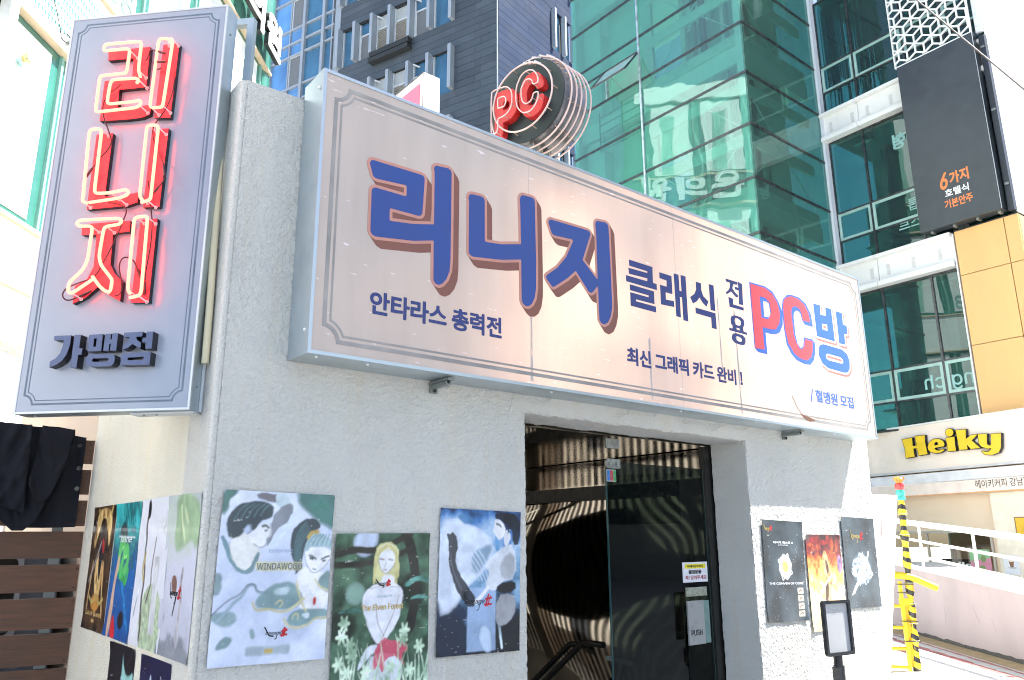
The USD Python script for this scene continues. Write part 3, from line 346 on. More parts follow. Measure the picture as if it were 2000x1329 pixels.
for p, q in zip(T['red'], T['neon']):
    lt = put(bl, 'letter', flat(P_(p), -.0005, .0195), RSIDE); put(lt, 'letter_face', flat(P_(p), -.0201, .002), RFACE)
    q = np.array(q); path = np.c_[q[:, 0], np.full(len(q), -.060), q[:, 1]]
    path[0, 1] = path[-1, 1] = -.05
    rp = roundpath(path, .016)
    nt = put(bl, 'neon_tube', tube(rp, .0062, 10), NEON, smooth=50)
    so = []
    for k in np.linspace(1, len(q)-2, 4).astype(int):
        x, z = q[k]; so.append(rod((x, -.054, z), (x+.012, -.021, z-.012), .003, 6)); so.append(trimesh.creation.torus(.006, .0016, 10, 6).apply_transform(trimesh.transformations.rotation_matrix(np.pi/2, [1, 0, 0])).apply_translation([x+.012, -.022, z-.012]))
    put(nt, 'standoff', cat_(so), GLS)
WIRE = pm('brown_black_wire', (.05, .018, .022), .5)
for c in T['cable']:
    c = np.array(c); c3 = chaikin(np.c_[c[:, 0], -.045+.015*np.sin(np.arange(len(c))*1.3), c[:, 1]], 3)
    put(bl, 'cable', tube(c3, .0027, 6), WIRE, smooth=60)
    e = c3[-1]; e2 = c3[-1]+(c3[-1]-c3[-4])/np.linalg.norm(c3[-1]-c3[-4])*.05; put(bl, 'tube_cap', rod(e, e2, .005, 6), WIRE)
GMF = pm('navy_letter_face', (.075, .10, .19), .35, .1, .06, 10)
hol = unary_union([P_(q) for q in T['gmh']])
for p in T['gm']:
    s_ = P_(p).difference(hol); lt = put(bl, 'letter', flat(s_, -.0005, .034), RSIDE); put(lt, 'letter_face', flat(s_, -.0346, .0015), GMF)
put(bl, 'hanger_frame', cat_([bx(BW-.10, BW+.02, .13, .16, BH+.0, BH+.03), bx(BW+.02, BW+.05, .13, .16, BH-.55, BH+.03), bx(BW-.10, BW-.07, BD, .16, BH-.55, BH-.0)]), ALU)
put(bl, 'mounting_plate', cat_([bx(BW-.25, BW+.0, .03, BD+.01, -.008, -.001), bx(BW+.001, BW+.012, BD-.02, BD+.03, .0, .5)]), ALUW)
put(bl, 'rivet', cat_([trimesh.creation.icosphere(1, .005).apply_translation(q) for q in ([BW+.001, .035, BH-.12], [BW+.001, .035, .09], [.06, .04, -.002], [BW-.15, .04, -.009], [BW-.2, .04, -.009])]), STEEL)
top('conduit_pipe', tube(chaikin([(-.292, .14, 3.36), (-.292, .10, 2.9), (-.290, .075, 2.5), (-.288, .07, 2.2)], 2), .014, 10), pm('cream_conduit', (.62, .56, .38), .5), 'thin cream conduit running down between the neon blade sign and the corner', 'pipe', smooth=40)
# ================================================================ round PC sign on the roof
ca = 13.8
pc = thing('round_pc_sign', 'round dark drum sign with red raised letters PC and unlit neon rings on the roof', 'round sign', (1.725, .55, 3.41), ca)
# local x = drum axis (away from the face), local y = to the left in the face; face looks to -x
zc = 4.252-3.37; RD = .288
def face2(g, x0, d):   # shape (h to the right of the viewer, z) standing on the face, extruded towards -x
    m = []
    for p in polys(g):
        t = trimesh.creation.extrude_polygon(p, d, engine='earcut'); v = t.vertices
        m.append(trimesh.Trimesh(np.c_[x0-v[:, 2], -v[:, 0], v[:, 1]], t.faces, process=False))
    return cat_(m)
DRUM = pm('dark_green_grey_drum', (.024, .038, .038), .45, .1, .35, 3, spec=.3); DRUM2 = pm('dark_metal_rim', (.11, .11, .12), .28, .6, .3, 6)
cyl = trimesh.creation.cylinder(RD, .26, sections=72).apply_transform(trimesh.transformations.rotation_matrix(np.pi/2, [0, 1, 0])); put(pc, 'drum', cyl.apply_translation([.133, 0, zc]), DRUM2, smooth=40)
put(pc, 'drum_face', face2(Point(0, zc).buffer(RD-.001, quad_segs=24), 0, .004), DRUM)
UNL = pm('unlit_pink_neon', (.72, .52, .47), .15, 0, .08, 8, coat=.6); PCR = pm('bright_red_letter', (.62, .03, .03), .4, 0, .1, 6)
for ch, b in (('P', (-.225, -.035, 4.03, 4.36)), ('C', (-.025, .168, 4.09, 4.40))):
    g = fit(ch, b[0], b[1], b[2]-3.37, b[3]-3.37, korean=False, bold=7)
    lt = put(pc, 'letter', face2(g, -.004, .05), PCR)
    gg = affinity.translate(g.buffer(-.009).simplify(.002), -.012, .012)
    for k, pol in enumerate(polys(gg)):
        for rg in [pol.exterior, *pol.interiors]:
            q = np.array(rg.coords)[:-1]; q = chaikin(q, 1, True); put(lt, 'neon_tube', tube(np.c_[np.full(len(q), -.085), -q[:, 0], q[:, 1]], .0048, 8, True), UNL, smooth=60)
    q = np.array(polys(gg)[0].exterior.coords)[::5]
    put(lt, 'standoff', cat_([rod((-.085, -x, z), (-.053, -x-.01, z-.01), .003, 5) for x, z in q]), pm('rusty_standoff', (.45, .33, .24), .5))
def ringt(x, r, a0=0, a1=2*np.pi, n=72):
    t = np.linspace(a0, a1, n); return np.c_[np.full(n, x), r*np.cos(t), zc+r*np.sin(t)]
put(pc, 'neon_ring', tube(ringt(-.055, .232, -4.35, 1.9), .0062, 8), UNL, smooth=60)
for k, x in enumerate((.035, .085, .135, .185, .235)): put(pc, 'neon_ring', tube(ringt(x, .318+.004*k, -4.4, 1.75), .0062, 8), UNL, smooth=60)
so = []
for t in np.arange(0, 2*np.pi, np.pi/5):
    so.append(rod((-.055, .232*math.cos(t), zc+.232*math.sin(t)), (-.002, .236*math.cos(t), zc+.236*math.sin(t)), .0035, 6))
    for k, x in enumerate((.035, .085, .135, .185, .235)): so.append(rod((x, .318*math.cos(t+.25), zc+.318*math.sin(t+.25)), (x, RD*math.cos(t+.25), zc+RD*math.sin(t+.25)), .0035, 6))
put(pc, 'standoff', cat_(so), pm('rusty_standoff', (.45, .33, .24), .5))
el = []
for t0 in (1.62, 1.8, 2.0):
    for k, x in enumerate((-.055, .035, .085, .135, .185)):
        r = .232 if x < 0 else .318; el.append(rod((x, r*math.cos(t0), zc+r*math.sin(t0)+.012), (x+.03, r*math.cos(t0+.16), zc+r*math.sin(t0+.16)+.012), .007, 6))
put(pc, 'electrode', cat_(el), pm('white_electrode', (.72, .66, .63), .3))
put(pc, 'post', cat_([rod((.06, 0, -.03), (.06, 0, zc-RD+.02), .025, 10), rod((.2, 0, -.03), (.2, 0, zc-RD+.02), .025, 10)]), STEEL, smooth=40)
# ================================================================ small pink sign behind the roof edge
pk = thing('pink_box_sign', 'small white box sign with a pink panel standing up behind the long signboard', 'box sign', (3.10, 4.0, 2.6))
put(pk, 'cabinet', bx(0, .22, 0, .9, 3.2, 4.235), WHITE); put(pk, 'side_seam', bx(.2205, .2245, -.004, .02, 3.2, 4.22), ALUW)
put(pk, 'black_edge', cat_([bx(-.006, 0, -.003, .004, 3.2, 4.237), bx(-.006, 0, .004, .9, 4.225, 4.237)]), BLACK)
pf = put(pk, 'pink_panel', bx(-.004, -.001, .07, .5, 3.55, 4.12), pm('pink_print', (.62, .10, .2), .5))
em = Point(.30, 3.72).buffer(.16).difference(Point(.30, 3.72).buffer(.148)).union(Polygon([(.30, 3.86), (.22, 3.6), (.30, 3.66), (.38, 3.6)])).union(Polygon([(.2, 3.8), (.16, 3.62), (.22, 3.66)]))
m = flat(em, 0, .001, -1); v = m.vertices.copy(); m.vertices = np.c_[-.004+v[:, 1], v[:, 0], v[:, 2]]; m.invert(); put(pf, 'emblem', m, WHITE)
put(pk, 'post', bx(.08, .14, .4, .46, 0, 3.2), STEEL)
# ================================================================ posters
def B(p, n=2): return Polygon(chaikin(p, n, True)).buffer(0)
def El(x, y, a, b, r=0): return affinity.rotate(affinity.scale(Point(x, y).buffer(1, quad_segs=10), a, b), r)
def S(p, w): return LineString(chaikin(p, 2)).buffer(w)
class Ink:
    """A printing colour: a flat tone with mottling, or a vertical ramp, usable as paint on a sheet or as a material."""
    def __init__(self, name, c, var=.25, vs=9, c2=None, stops=None, amp=.12): self.name, self.c, self.c2, self.var, self.vs, self.stops, self.amp = name, np.array(c, float), np.array(c if c2 is None else c2, float), var, vs, stops, amp
    @property
    def mat(self): return pm('print_'+self.name, self.c, .4, 0, self.var, self.vs*4, color2=self.c2, obj=True, coat=.08, spec=.3)
    def tone(self, U, V, asp, seed):
        q = np.stack([U*self.vs*.8, V*self.vs*.8*asp, np.full_like(U, seed*1.7)], -1); n = meshkit.fbm(q, 4, seed)
        if self.stops is not None:
            p = np.clip(V+(n-.5)*2.4*self.amp, 0, 1); x = [s_[0] for s_ in self.stops]
            return np.stack([np.interp(p, x, [s_[1][k] for s_ in self.stops]) for k in range(3)], -1)
        t = np.clip((n-.28)/.44, 0, 1)[..., None]; return self.c*(1-self.var)*(1-t)+self.c2*(1+self.var)*t
def pmat(name, c, var=.25, vs=9, c2=None, rough=.35, stretch=None): return Ink(name, c, var, vs, c2)
def vgrad(name, stops, vs=8, amp=.12, h=.594, rough=.35): return Ink(name, (.3, .3, .3), .1, vs, None, stops, amp)
NXP = 150
def paint(w, h, bg, layers, seed=0):
    from PIL import Image, ImageDraw
    from scipy.ndimage import gaussian_filter, map_coordinates
    asp = h/w; nx, nz = NXP, int(NXP*asp); U, V = np.meshgrid(np.linspace(0, 1, nx), np.linspace(0, 1, nz), indexing='ij')
    col = bg.tone(U, V, asp, seed); ss = 3
    wob = [(meshkit.fbm(np.stack([U*14, V*14*asp, np.full_like(U, k+seed)], -1), 3, k)-.5)*nx*.022 for k in (5, 6)]
    I, J = np.meshgrid(np.arange(nx), np.arange(nz), indexing='ij')
    def mask(g):
        im = Image.new('L', (nx*ss, nz*ss)); d = ImageDraw.Draw(im)
        for p in polys(g):
            d.polygon([(x*nx*ss, y*nz*ss) for x, y in p.exterior.coords], fill=255)
            for r in p.interiors: d.polygon([(x*nx*ss, y*nz*ss) for x, y in r.coords], fill=0)
        return np.asarray(im.resize((nx, nz), Image.BOX)).astype(float).T/255
    for k, ly in enumerate(layers):
        if ly[0] == 'soft':
            _, g, c0, c1, sp, n = ly; ink = Ink('x', c1, .16, 13); m = gaussian_filter(mask(g), max(.6, sp*nx*.62)); m = np.clip((m-.10)/.72, 0, 1); edge = gaussian_filter(mask(g), .8)
            m = np.maximum(m*.92, 0)*np.clip(edge*1.5+m*.5, 0, 1); m = map_coordinates(m, [I+wob[0], J+wob[1]], order=1, mode='nearest')
        else: ink = ly[1]; m = map_coordinates(gaussian_filter(mask(ly[0]), .55), [I+wob[0]*.4, J+wob[1]*.4], order=1, mode='nearest')
        col = col*(1-m[..., None])+ink.tone(U, V, asp, k+3)*m[..., None]
    n = meshkit.fbm(np.stack([U*60, V*60*asp, np.zeros_like(U)], -1), 2, 9)-.5
    col = col*(1+.12*n[..., None])
    st_ = (meshkit.noise(np.stack([U*26+V*9, V*120*asp, np.zeros_like(U)], -1), 4) > .93)*(meshkit.noise(np.stack([U*5, V*5, np.zeros_like(U)], -1), 8) > .62)
    col = np.where(st_[..., None], col*.6+.28, col)   # rubbed, scratched print
    return np.clip(col, .004, .85)
PRINTM = usdkit.material(stage, '/World/Looks/printed_sheet', {'a': ('attribute', dict(attribute='paint')), 'p': ('principled_bsdf', dict(roughness=.38, specular_ior_level=.35, coat_weight=.12))}, [('a.color', 'p.base_color')], surface='p.BSDF')
INK = pmat('ink', (.012, .012, .016)); PRED = pmat('red', (.5, .02, .03)); PWHT = pmat('white', (.78, .80, .84), .05); GOLD = pmat('gold', (.5, .38, .12)); PALE = pmat('pale_skin', (.74, .76, .80), .04)
TXT = {}
def script_logo(x, y, w, dark=True):
    """the brush-written series name with its red numeral"""
    x, w = x+w*.1, w*.8; h = w*.19; g = line_of('Lineage', x, y, h, korean=False, sx=14, bold=0)
    a, b, c, d = g.bounds; g = affinity.scale(g, w/(c-a), 1, origin=(a, b))
    g = g.union(S([(x-.01, y+h*1.9), (x+.012, y+h*1.0), (x+.03, y+.0), (x+.07, y-h*.12)], .004)).union(S([(x+w*.74, y), (x+w*.72, y-h*.6), (x+w*.62, y-h*.8)], .003))
    r = S([(x+w*1.06, y-.1*h), (x+w*1.2, y+1.5*h)], .008).union(S([(x+w*1.16, y-.1*h), (x+w*1.3, y+1.3*h)], .006)).union(S([(x+w*1.05, y+.9*h), (x+w*1.36, y+1.05*h)], .006)).union(S([(x+w*1.0, y+.05*h), (x+w*1.36, y+.1*h)], .006))
    return g, r
PN = [0]
def poster(name, label, loc, rz, w, h, bg, layers, tilt=0., group=None, clips=True):
    t = thing(name, label, 'poster', loc, rz, group); UsdGeom.Xformable(t).AddRotateYOp().Set(tilt); PN[0] += 1; sd = PN[0]
    art = [l for l in layers if l[0] == 'soft' or len(l) == 2]; text = [l for l in layers if l[0] != 'soft' and len(l) == 3]
    col = paint(w, h, bg, art, sd); nx, nz = col.shape[:2]; x, z = np.meshgrid(np.linspace(0, w, nx), np.linspace(0, h, nz), indexing='ij')
    def bend(x, z):
        e = np.minimum.reduce([np.hypot(x-a, z-c) for a in (0, w) for c in (0, h)])
        return -.0032*(meshkit.noise(np.stack([x*9, z*7, np.full_like(x, sd*3.3)], -1), sd)-.3)-.006*np.exp(-(e/.035)**2)*(.3+.7*((sd*7) % 3)/2)
    i, j = np.meshgrid(np.arange(nx-1), np.arange(nz-1), indexing='ij'); q = np.stack([i*nz+j, (i+1)*nz+j, (i+1)*nz+j+1, i*nz+j+1], -1).reshape(-1, 4)
    m = usdkit.mesh(stage, numbered(t.GetPath(), 'printed_sheet'), (np.stack([x, bend(x, z), z], -1).reshape(-1, 3), q), PRINTM, smooth=True)
    UsdGeom.PrimvarsAPI(m).CreatePrimvar('paint', Sdf.ValueTypeNames.Color3fArray, 'vertex').Set(Vt.Vec3fArray.FromNumpy(col.reshape(-1, 3).astype(np.float32)))
    for g, ink, nm in text:
        g = affinity.scale(g, w, h, origin=(0, 0)).intersection(sbox(.001, .001, w-.001, h-.001))
        if g.area < 1e-7: continue
        fm = flat(g.segmentize(.012), -.0006, .0008); v = fm.vertices; v[:, 1] += bend(v[:, 0], v[:, 2]); fm.vertices = v; put(t, nm, fm, ink)
    return t
def L_(t, x0, x1, z0, z1, **k): return fit(t, x0, x1, z0, z1, korean=k.pop('korean', False), **k)
DTEAL = pmat('dark_teal_hair', (.018, .055, .055), .5, 14); GTEAL = pmat('grey_teal_armour', (.22, .33, .36), .5, 10, (.55, .66, .74)); ICE = pmat('ice_lavender', (.50, .58, .76), .12, 5, (.68, .74, .88)); MGRN = pmat('misty_green', (.03, .14, .10), .6, 9, (.10, .28, .24))
def mp1(p, x0=65, y0=50, sx_=505, sy_=785): return [((x-x0)/sx_, 1-(y-y0)/sy_) for x, y in p]
IC, TE, MT, CR, GY = (.60, .68, .84), (.008, .026, .028), (.16, .27, .29), (.70, .70, .68), (.30, .40, .44)
lg, lr = script_logo(.40, .145, .17)
q1 = lambda p, n=1: B(mp1(p), n)
l1 = lambda p, w_: S(mp1(p), w_)
strands = unary_union([l1([(440+6*k, 190+10*k), (405+7*k, 240+8*k), (392+8*k, 320), (405+6*k, 380)], .0025) for k in range(5)]+[l1([(455+22*k, 300), (470+20*k, 268), (500+14*k, 246)], .0022) for k in range(6)]+[l1([(120+28*k, 190-6*k), (140+28*k, 140-4*k), (175+24*k, 112)], .003) for k in range(5)])
gold1 = unary_union([l1([(230, 560), (245, 600), (300, 590), (350, 610), (400, 600), (455, 550)], .007), l1([(372, 640), (392, 672), (430, 688), (490, 672), (515, 640), (545, 648), (575, 638)], .0065), l1([(415, 470), (440, 560), (470, 610)], .006), l1([(500, 460), (525, 500), (575, 520)], .006), l1([(410, 640), (418, 618), (438, 622), (434, 644)], .004), l1([(330, 570), (350, 552), (365, 570), (350, 586)], .004)])
outl = unary_union([l1([(275, 200), (286, 236), (280, 262), (266, 272), (270, 298), (246, 318), (212, 296)], .0022), l1([(176, 212), (196, 208), (198, 240), (182, 250)], .003), l1([(440, 330), (455, 392), (490, 440), (540, 408), (572, 360)], .0022), l1([(110, 290), (112, 330), (128, 360)], .002), l1([(60, 620), (110, 560), (180, 520), (200, 480), (235, 478), (240, 510), (290, 520)], .004)])
feat = unary_union([l1([(244, 216), (258, 210), (272, 222)], .006), l1([(256, 236), (266, 234)], .004), l1([(466, 350), (484, 354), (500, 366)], .005), l1([(525, 366), (545, 356), (562, 352)], .005), l1([(472, 362), (486, 366)], .006), l1([(532, 374), (544, 372)], .006), l1([(488, 412), (504, 416)], .003)])
poster('wall_poster', 'ice-blue poster with two dark-haired busts, the largest on the front wall by the corner', (-.217, -.0135, 1.138), 0, .432, .597, ICE, [
    ('soft', q1([(380, 40), (400, 110), (470, 170), (520, 200), (600, 240), (600, 40)]), (.50, .60, .74), (.035, .15, .12), .05, 5), ('soft', q1([(60, 40), (140, 40), (110, 90), (70, 200)]), (.5, .6, .7), (.04, .14, .11), .03, 4), ('soft', q1([(440, 90), (520, 80), (560, 110), (480, 130)]), (.035, .15, .12), (.07, .22, .18), .02, 3),
    ('soft', q1([(90, 130), (100, 80), (180, 50), (215, 60), (205, 95), (140, 110)]), (.42, .50, .60), (.68, .74, .82), .012, 3), ('soft', q1([(205, 55), (330, 62), (330, 108), (220, 92)]), (.3, .34, .4), (.13, .12, .13), .014, 3), ('soft', q1([(290, 50), (350, 52), (368, 118), (300, 132)]), (.35, .42, .5), (.55, .66, .72), .014, 3), ('soft', q1([(300, 130), (380, 90), (370, 180), (300, 240), (272, 320), (262, 260)]), (.55, .6, .7), (.20, .22, .25), .014, 3), (l1([(285, 300), (350, 240), (372, 160)], .010), pmat('pale_blade', (.62, .72, .80), .1)),
    ('soft', q1([(105, 280), (185, 235), (250, 320), (240, 410), (190, 430), (120, 390)]), (.66, .70, .78), CR, .02, 3), ('soft', q1([(190, 260), (206, 236), (240, 200), (274, 198), (288, 240), (281, 264), (266, 272), (271, 300), (246, 320), (205, 292)]), (.62, .66, .76), (.76, .78, .82), .008, 3),
    ('soft', q1([(92, 220), (95, 170), (130, 112), (215, 94), (288, 112), (290, 160), (262, 184), (236, 190), (210, 240), (196, 236), (190, 206), (172, 210), (160, 262), (112, 276)]), (.20, .30, .33), TE, .012, 4),
    ('soft', q1([(70, 262), (92, 258), (135, 395), (205, 425), (232, 330), (246, 340), (214, 442), (128, 412)]), (.5, .6, .7), (.12, .24, .28), .006, 3), ('soft', q1([(60, 600), (150, 590), (180, 640), (130, 670), (70, 640)]), (.6, .68, .82), (.20, .31, .33), .022, 4), ('soft', q1([(85, 770), (120, 700), (165, 710), (150, 745)]), (.6, .68, .82), (.16, .27, .28), .016, 3), ('soft', q1([(225, 680), (245, 670), (255, 720), (235, 720)]), (.6, .68, .82), (.22, .34, .36), .014, 3), ('soft', q1([(60, 420), (95, 430), (98, 520), (60, 530)]), (.6, .68, .82), (.18, .28, .30), .016, 3), (l1([(90, 640), (150, 560), (185, 530), (205, 485), (236, 480), (244, 515), (285, 525)], .009), pmat('steel_line', (.30, .42, .50), .2)),
    ('soft', q1([(430, 390), (500, 430), (575, 420), (570, 600), (470, 620), (400, 560)]), (.66, .70, .78), (.76, .77, .80), .014, 3), ('soft', q1([(232, 560), (300, 484), (400, 462), (456, 545), (440, 588), (350, 602), (262, 592)]), (.55, .66, .74), (.16, .28, .29), .022, 5), ('soft', q1([(300, 520), (360, 490), (400, 500), (370, 540)]), (.22, .34, .36), (.50, .62, .68), .02, 3), ('soft', q1([(505, 470), (575, 400), (580, 530), (540, 520)]), (.5, .6, .68), (.14, .25, .26), .018, 4), ('soft', q1([(378, 640), (420, 602), (520, 598), (572, 606), (572, 640), (520, 640), (464, 682), (402, 672)]), (.5, .6, .68), (.17, .29, .30), .014, 4), ('soft', q1([(440, 625), (490, 615), (480, 650)]), (.3, .42, .45), (.62, .72, .78), .012, 3),
    ('soft', q1([(522, 202), (480, 166), (420, 182), (378, 232), (374, 330), (408, 396), (402, 452), (432, 404), (440, 310), (470, 250)]), (.16, .26, .28), TE, .010, 4), ('soft', q1([(440, 336), (470, 306), (562, 306), (578, 360), (542, 410), (490, 444), (455, 392)]), (.62, .66, .76), (.77, .79, .83), .008, 3), ('soft', q1([(436, 320), (458, 252), (520, 238), (576, 280), (582, 336), (560, 304), (515, 312), (470, 300), (450, 340)]), (.10, .20, .22), (.34, .50, .54), .012, 4),
    (strands, pmat('strand_teal', (.10, .2, .22))), (outl, pmat('outline_teal', (.16, .2, .26))), (feat, DTEAL), (gold1, pmat('soft_gold', (.55, .52, .30), .2)), (l1([(455, 262), (468, 240), (500, 236)], .012), GOLD), (El(.872, .345, .014, .024), PRED), (l1([(470, 500), (500, 550), (515, 500)], .002), GTEAL),
    (L_('EPISODE', .43, .64, .638, .656), pmat('faint', (.36, .44, .60)), 'lettering'), (L_('WINDAWOOD', .335, .735, .535, .575, bold=1).buffer(.006), pmat('soft_gold', (.55, .52, .3))), (L_('WINDAWOOD', .335, .735, .535, .575, bold=1), pmat('slate_ink', (.16, .2, .24)), 'lettering'),
    (affinity.translate(lg, .04, .01), INK, 'lettering'), (affinity.translate(lr, .04, .01), PRED, 'logo_mark'), ('soft', sbox(.30, .05, .68, .10), (.6, .68, .82), (.34, .42, .48), .02, 3), (sbox(.46, .06, .53, .085), GOLD)], tilt=1.0)
FOL = pmat('blurred_foliage', (.005, .020, .010), .7, 9, (.055, .12, .075)); LGRN = pmat('pale_leaf', (.36, .56, .38), .3, 12, (.62, .78, .62)); BLND = pmat('blond', (.60, .56, .25), .3, 8); CRIM = pmat('crimson_cloth', (.48, .05, .10), .3, 9); BARK = pmat('dark_bark', (.022, .022, .018), .5, 8)
lg, lr = script_logo(.42, .665, .13)
bl_ = []
rr = np.random.default_rng(3)
for k in range(46):
    x = rr.uniform(-.02, 1.02); hgt = rr.uniform(.12, .38); dx = rr.uniform(-.16, .16); bl_.append(Polygon([(x-.008, -.02), (x+.010, -.02), (x+dx*.6+.004, hgt*.6), (x+dx, hgt), (x+dx*.55-.004, hgt*.6)]).buffer(.001))
for x, y in ((.12, .44), (.1, .36), (.18, .31), (.2, .24), (.74, .37), (.72, .31), (.9, .26), (.16, .15), (.6, .15), (.35, .14), (.08, .2), (.8, .12)):
    bl_ += [El(x+.03*math.cos(t), y+.022*math.sin(t), .03, .012, math.degrees(t)) for t in np.arange(0, 6.2, 1.05)]
q2 = lambda p, n=1: B(mp1(p, 60, 65, 535, 830), n)
l2 = lambda p, w_: S(mp1(p, 60, 65, 535, 830), w_)
poster('wall_poster', 'dark green forest poster with a pale blond figure in grass, lowest on the front wall', (.242, -.0135, .985), 0, .432, .597, FOL, [
    ('soft', B([(.20, 1.0), (.18, .9), (.3, .83), (.42, .9), (.46, 1.02)]), (.10, .2, .14), (.52, .60, .76), .05, 5), ('soft', El(.22, .62, .1, .07), (.05, .12, .06), (.22, .36, .30), .05, 4), ('soft', El(.82, .62, .14, .12), (.03, .08, .04), (.006, .012, .008), .06, 4), ('soft', El(.1, .42, .14, .1), (.03, .08, .04), (.006, .014, .008), .06, 4), (S([(.0, .86), (.2, .90), (.4, .88), (.62, .94), (.8, 1.0)], .022), BARK), (S([(.72, 1.02), (.82, .86), (.86, .6), (.8, .4)], .05), BARK), (S([(.0, .80), (.3, .80), (.6, .84), (.8, .9)], .02), BARK),
    ('soft', q2([(272, 210), (290, 132), (350, 110), (408, 138), (416, 230), (412, 330), (270, 342)]), (.20, .22, .12), (.62, .60, .30), .012, 4), ('soft', q2([(290, 150), (350, 118), (405, 150), (350, 160)]), (.5, .46, .2), (.74, .72, .56), .012, 3), ('soft', q2([(213, 402), (250, 350), (318, 332), (322, 290), (378, 290), (400, 340), (440, 372), (442, 430), (410, 560), (335, 642), (290, 640), (234, 520)]), (.52, .56, .68), (.76, .78, .86), .010, 4), ('soft', q2([(296, 200), (322, 158), (390, 160), (392, 232), (346, 292), (308, 262)]), (.6, .62, .70), (.77, .79, .86), .007, 3), (l2([(296, 200), (308, 262), (346, 292), (392, 232)], .002).union(l2([(306, 204), (330, 208)], .004)).union(l2([(355, 208), (378, 214)], .004)).union(l2([(326, 262), (344, 264)], .003)).union(l2([(340, 225), (334, 246)], .0018)).union(l2([(260, 360), (330, 345), (420, 362)], .0018)).union(l2([(290, 440), (300, 540), (340, 610)], .002)).union(l2([(420, 400), (390, 500), (330, 620)], .002)), pmat('umber_line', (.22, .16, .15))), (l2([(290, 200), (305, 160), (345, 135)], .012).union(l2([(360, 135), (395, 165), (404, 250), (400, 330)], .012)).union(l2([(285, 190), (282, 260), (276, 330)], .010)), BLND),
    ('soft', q2([(190, 780), (230, 680), (290, 640), (320, 660), (230, 740)]), (.4, .45, .5), (.70, .74, .84), .012, 3), ('soft', q2([(240, 720), (330, 690), (440, 720), (440, 880), (240, 880)]), (.35, .4, .42), (.66, .70, .80), .016, 3),
    ('soft', q2([(284, 690), (330, 610), (390, 640), (470, 650), (472, 700), (440, 702), (462, 790), (420, 722), (350, 722), (336, 810), (318, 742), (284, 790)]), (.30, .04, .07), (.56, .08, .14), .008, 3),
    (B([(.7, .66), (.86, .72), (1.02, .70), (1.02, .66), (.86, .69), (.76, .64)]).union(B([(.76, .56), (.9, .60), (1.02, .56), (.9, .57)])).union(B([(.02, .5), (.2, .54), (.34, .5), (.2, .51)])), MGRN),
    (unary_union(bl_), LGRN), (lg, INK, 'lettering'), (lr, PRED, 'logo_mark'), (L_('EPISODE', .44, .6, .585, .602), GTEAL, 'lettering'), (L_('The Elven Forest', .28, .72, .508, .545, bold=2), GOLD, 'lettering'), (sbox(.45, .0, .56, .03), INK), (sbox(.46, .004, .52, .022), GOLD)], tilt=-.3)
NVY = vgrad('deep_blue', [(0, (.006, .010, .02)), (.32, (.012, .03, .07)), (.5, (.16, .32, .50)), (.72, (.42, .58, .76)), (.88, (.06, .20, .48)), (1, (.01, .03, .09))], 9, .25)
VEIL = pmat('veil', (.30, .42, .62), .2, 6); SMK = pmat('smoke_white', (.60, .68, .80), .3, 11)
lg, lr = script_logo(.28, .33, .30)
q3 = lambda p, n=1: B(mp1(p, 40, 40, 438, 800), n)
l3 = lambda p, w_: S(mp1(p, 40, 40, 438, 800), w_)
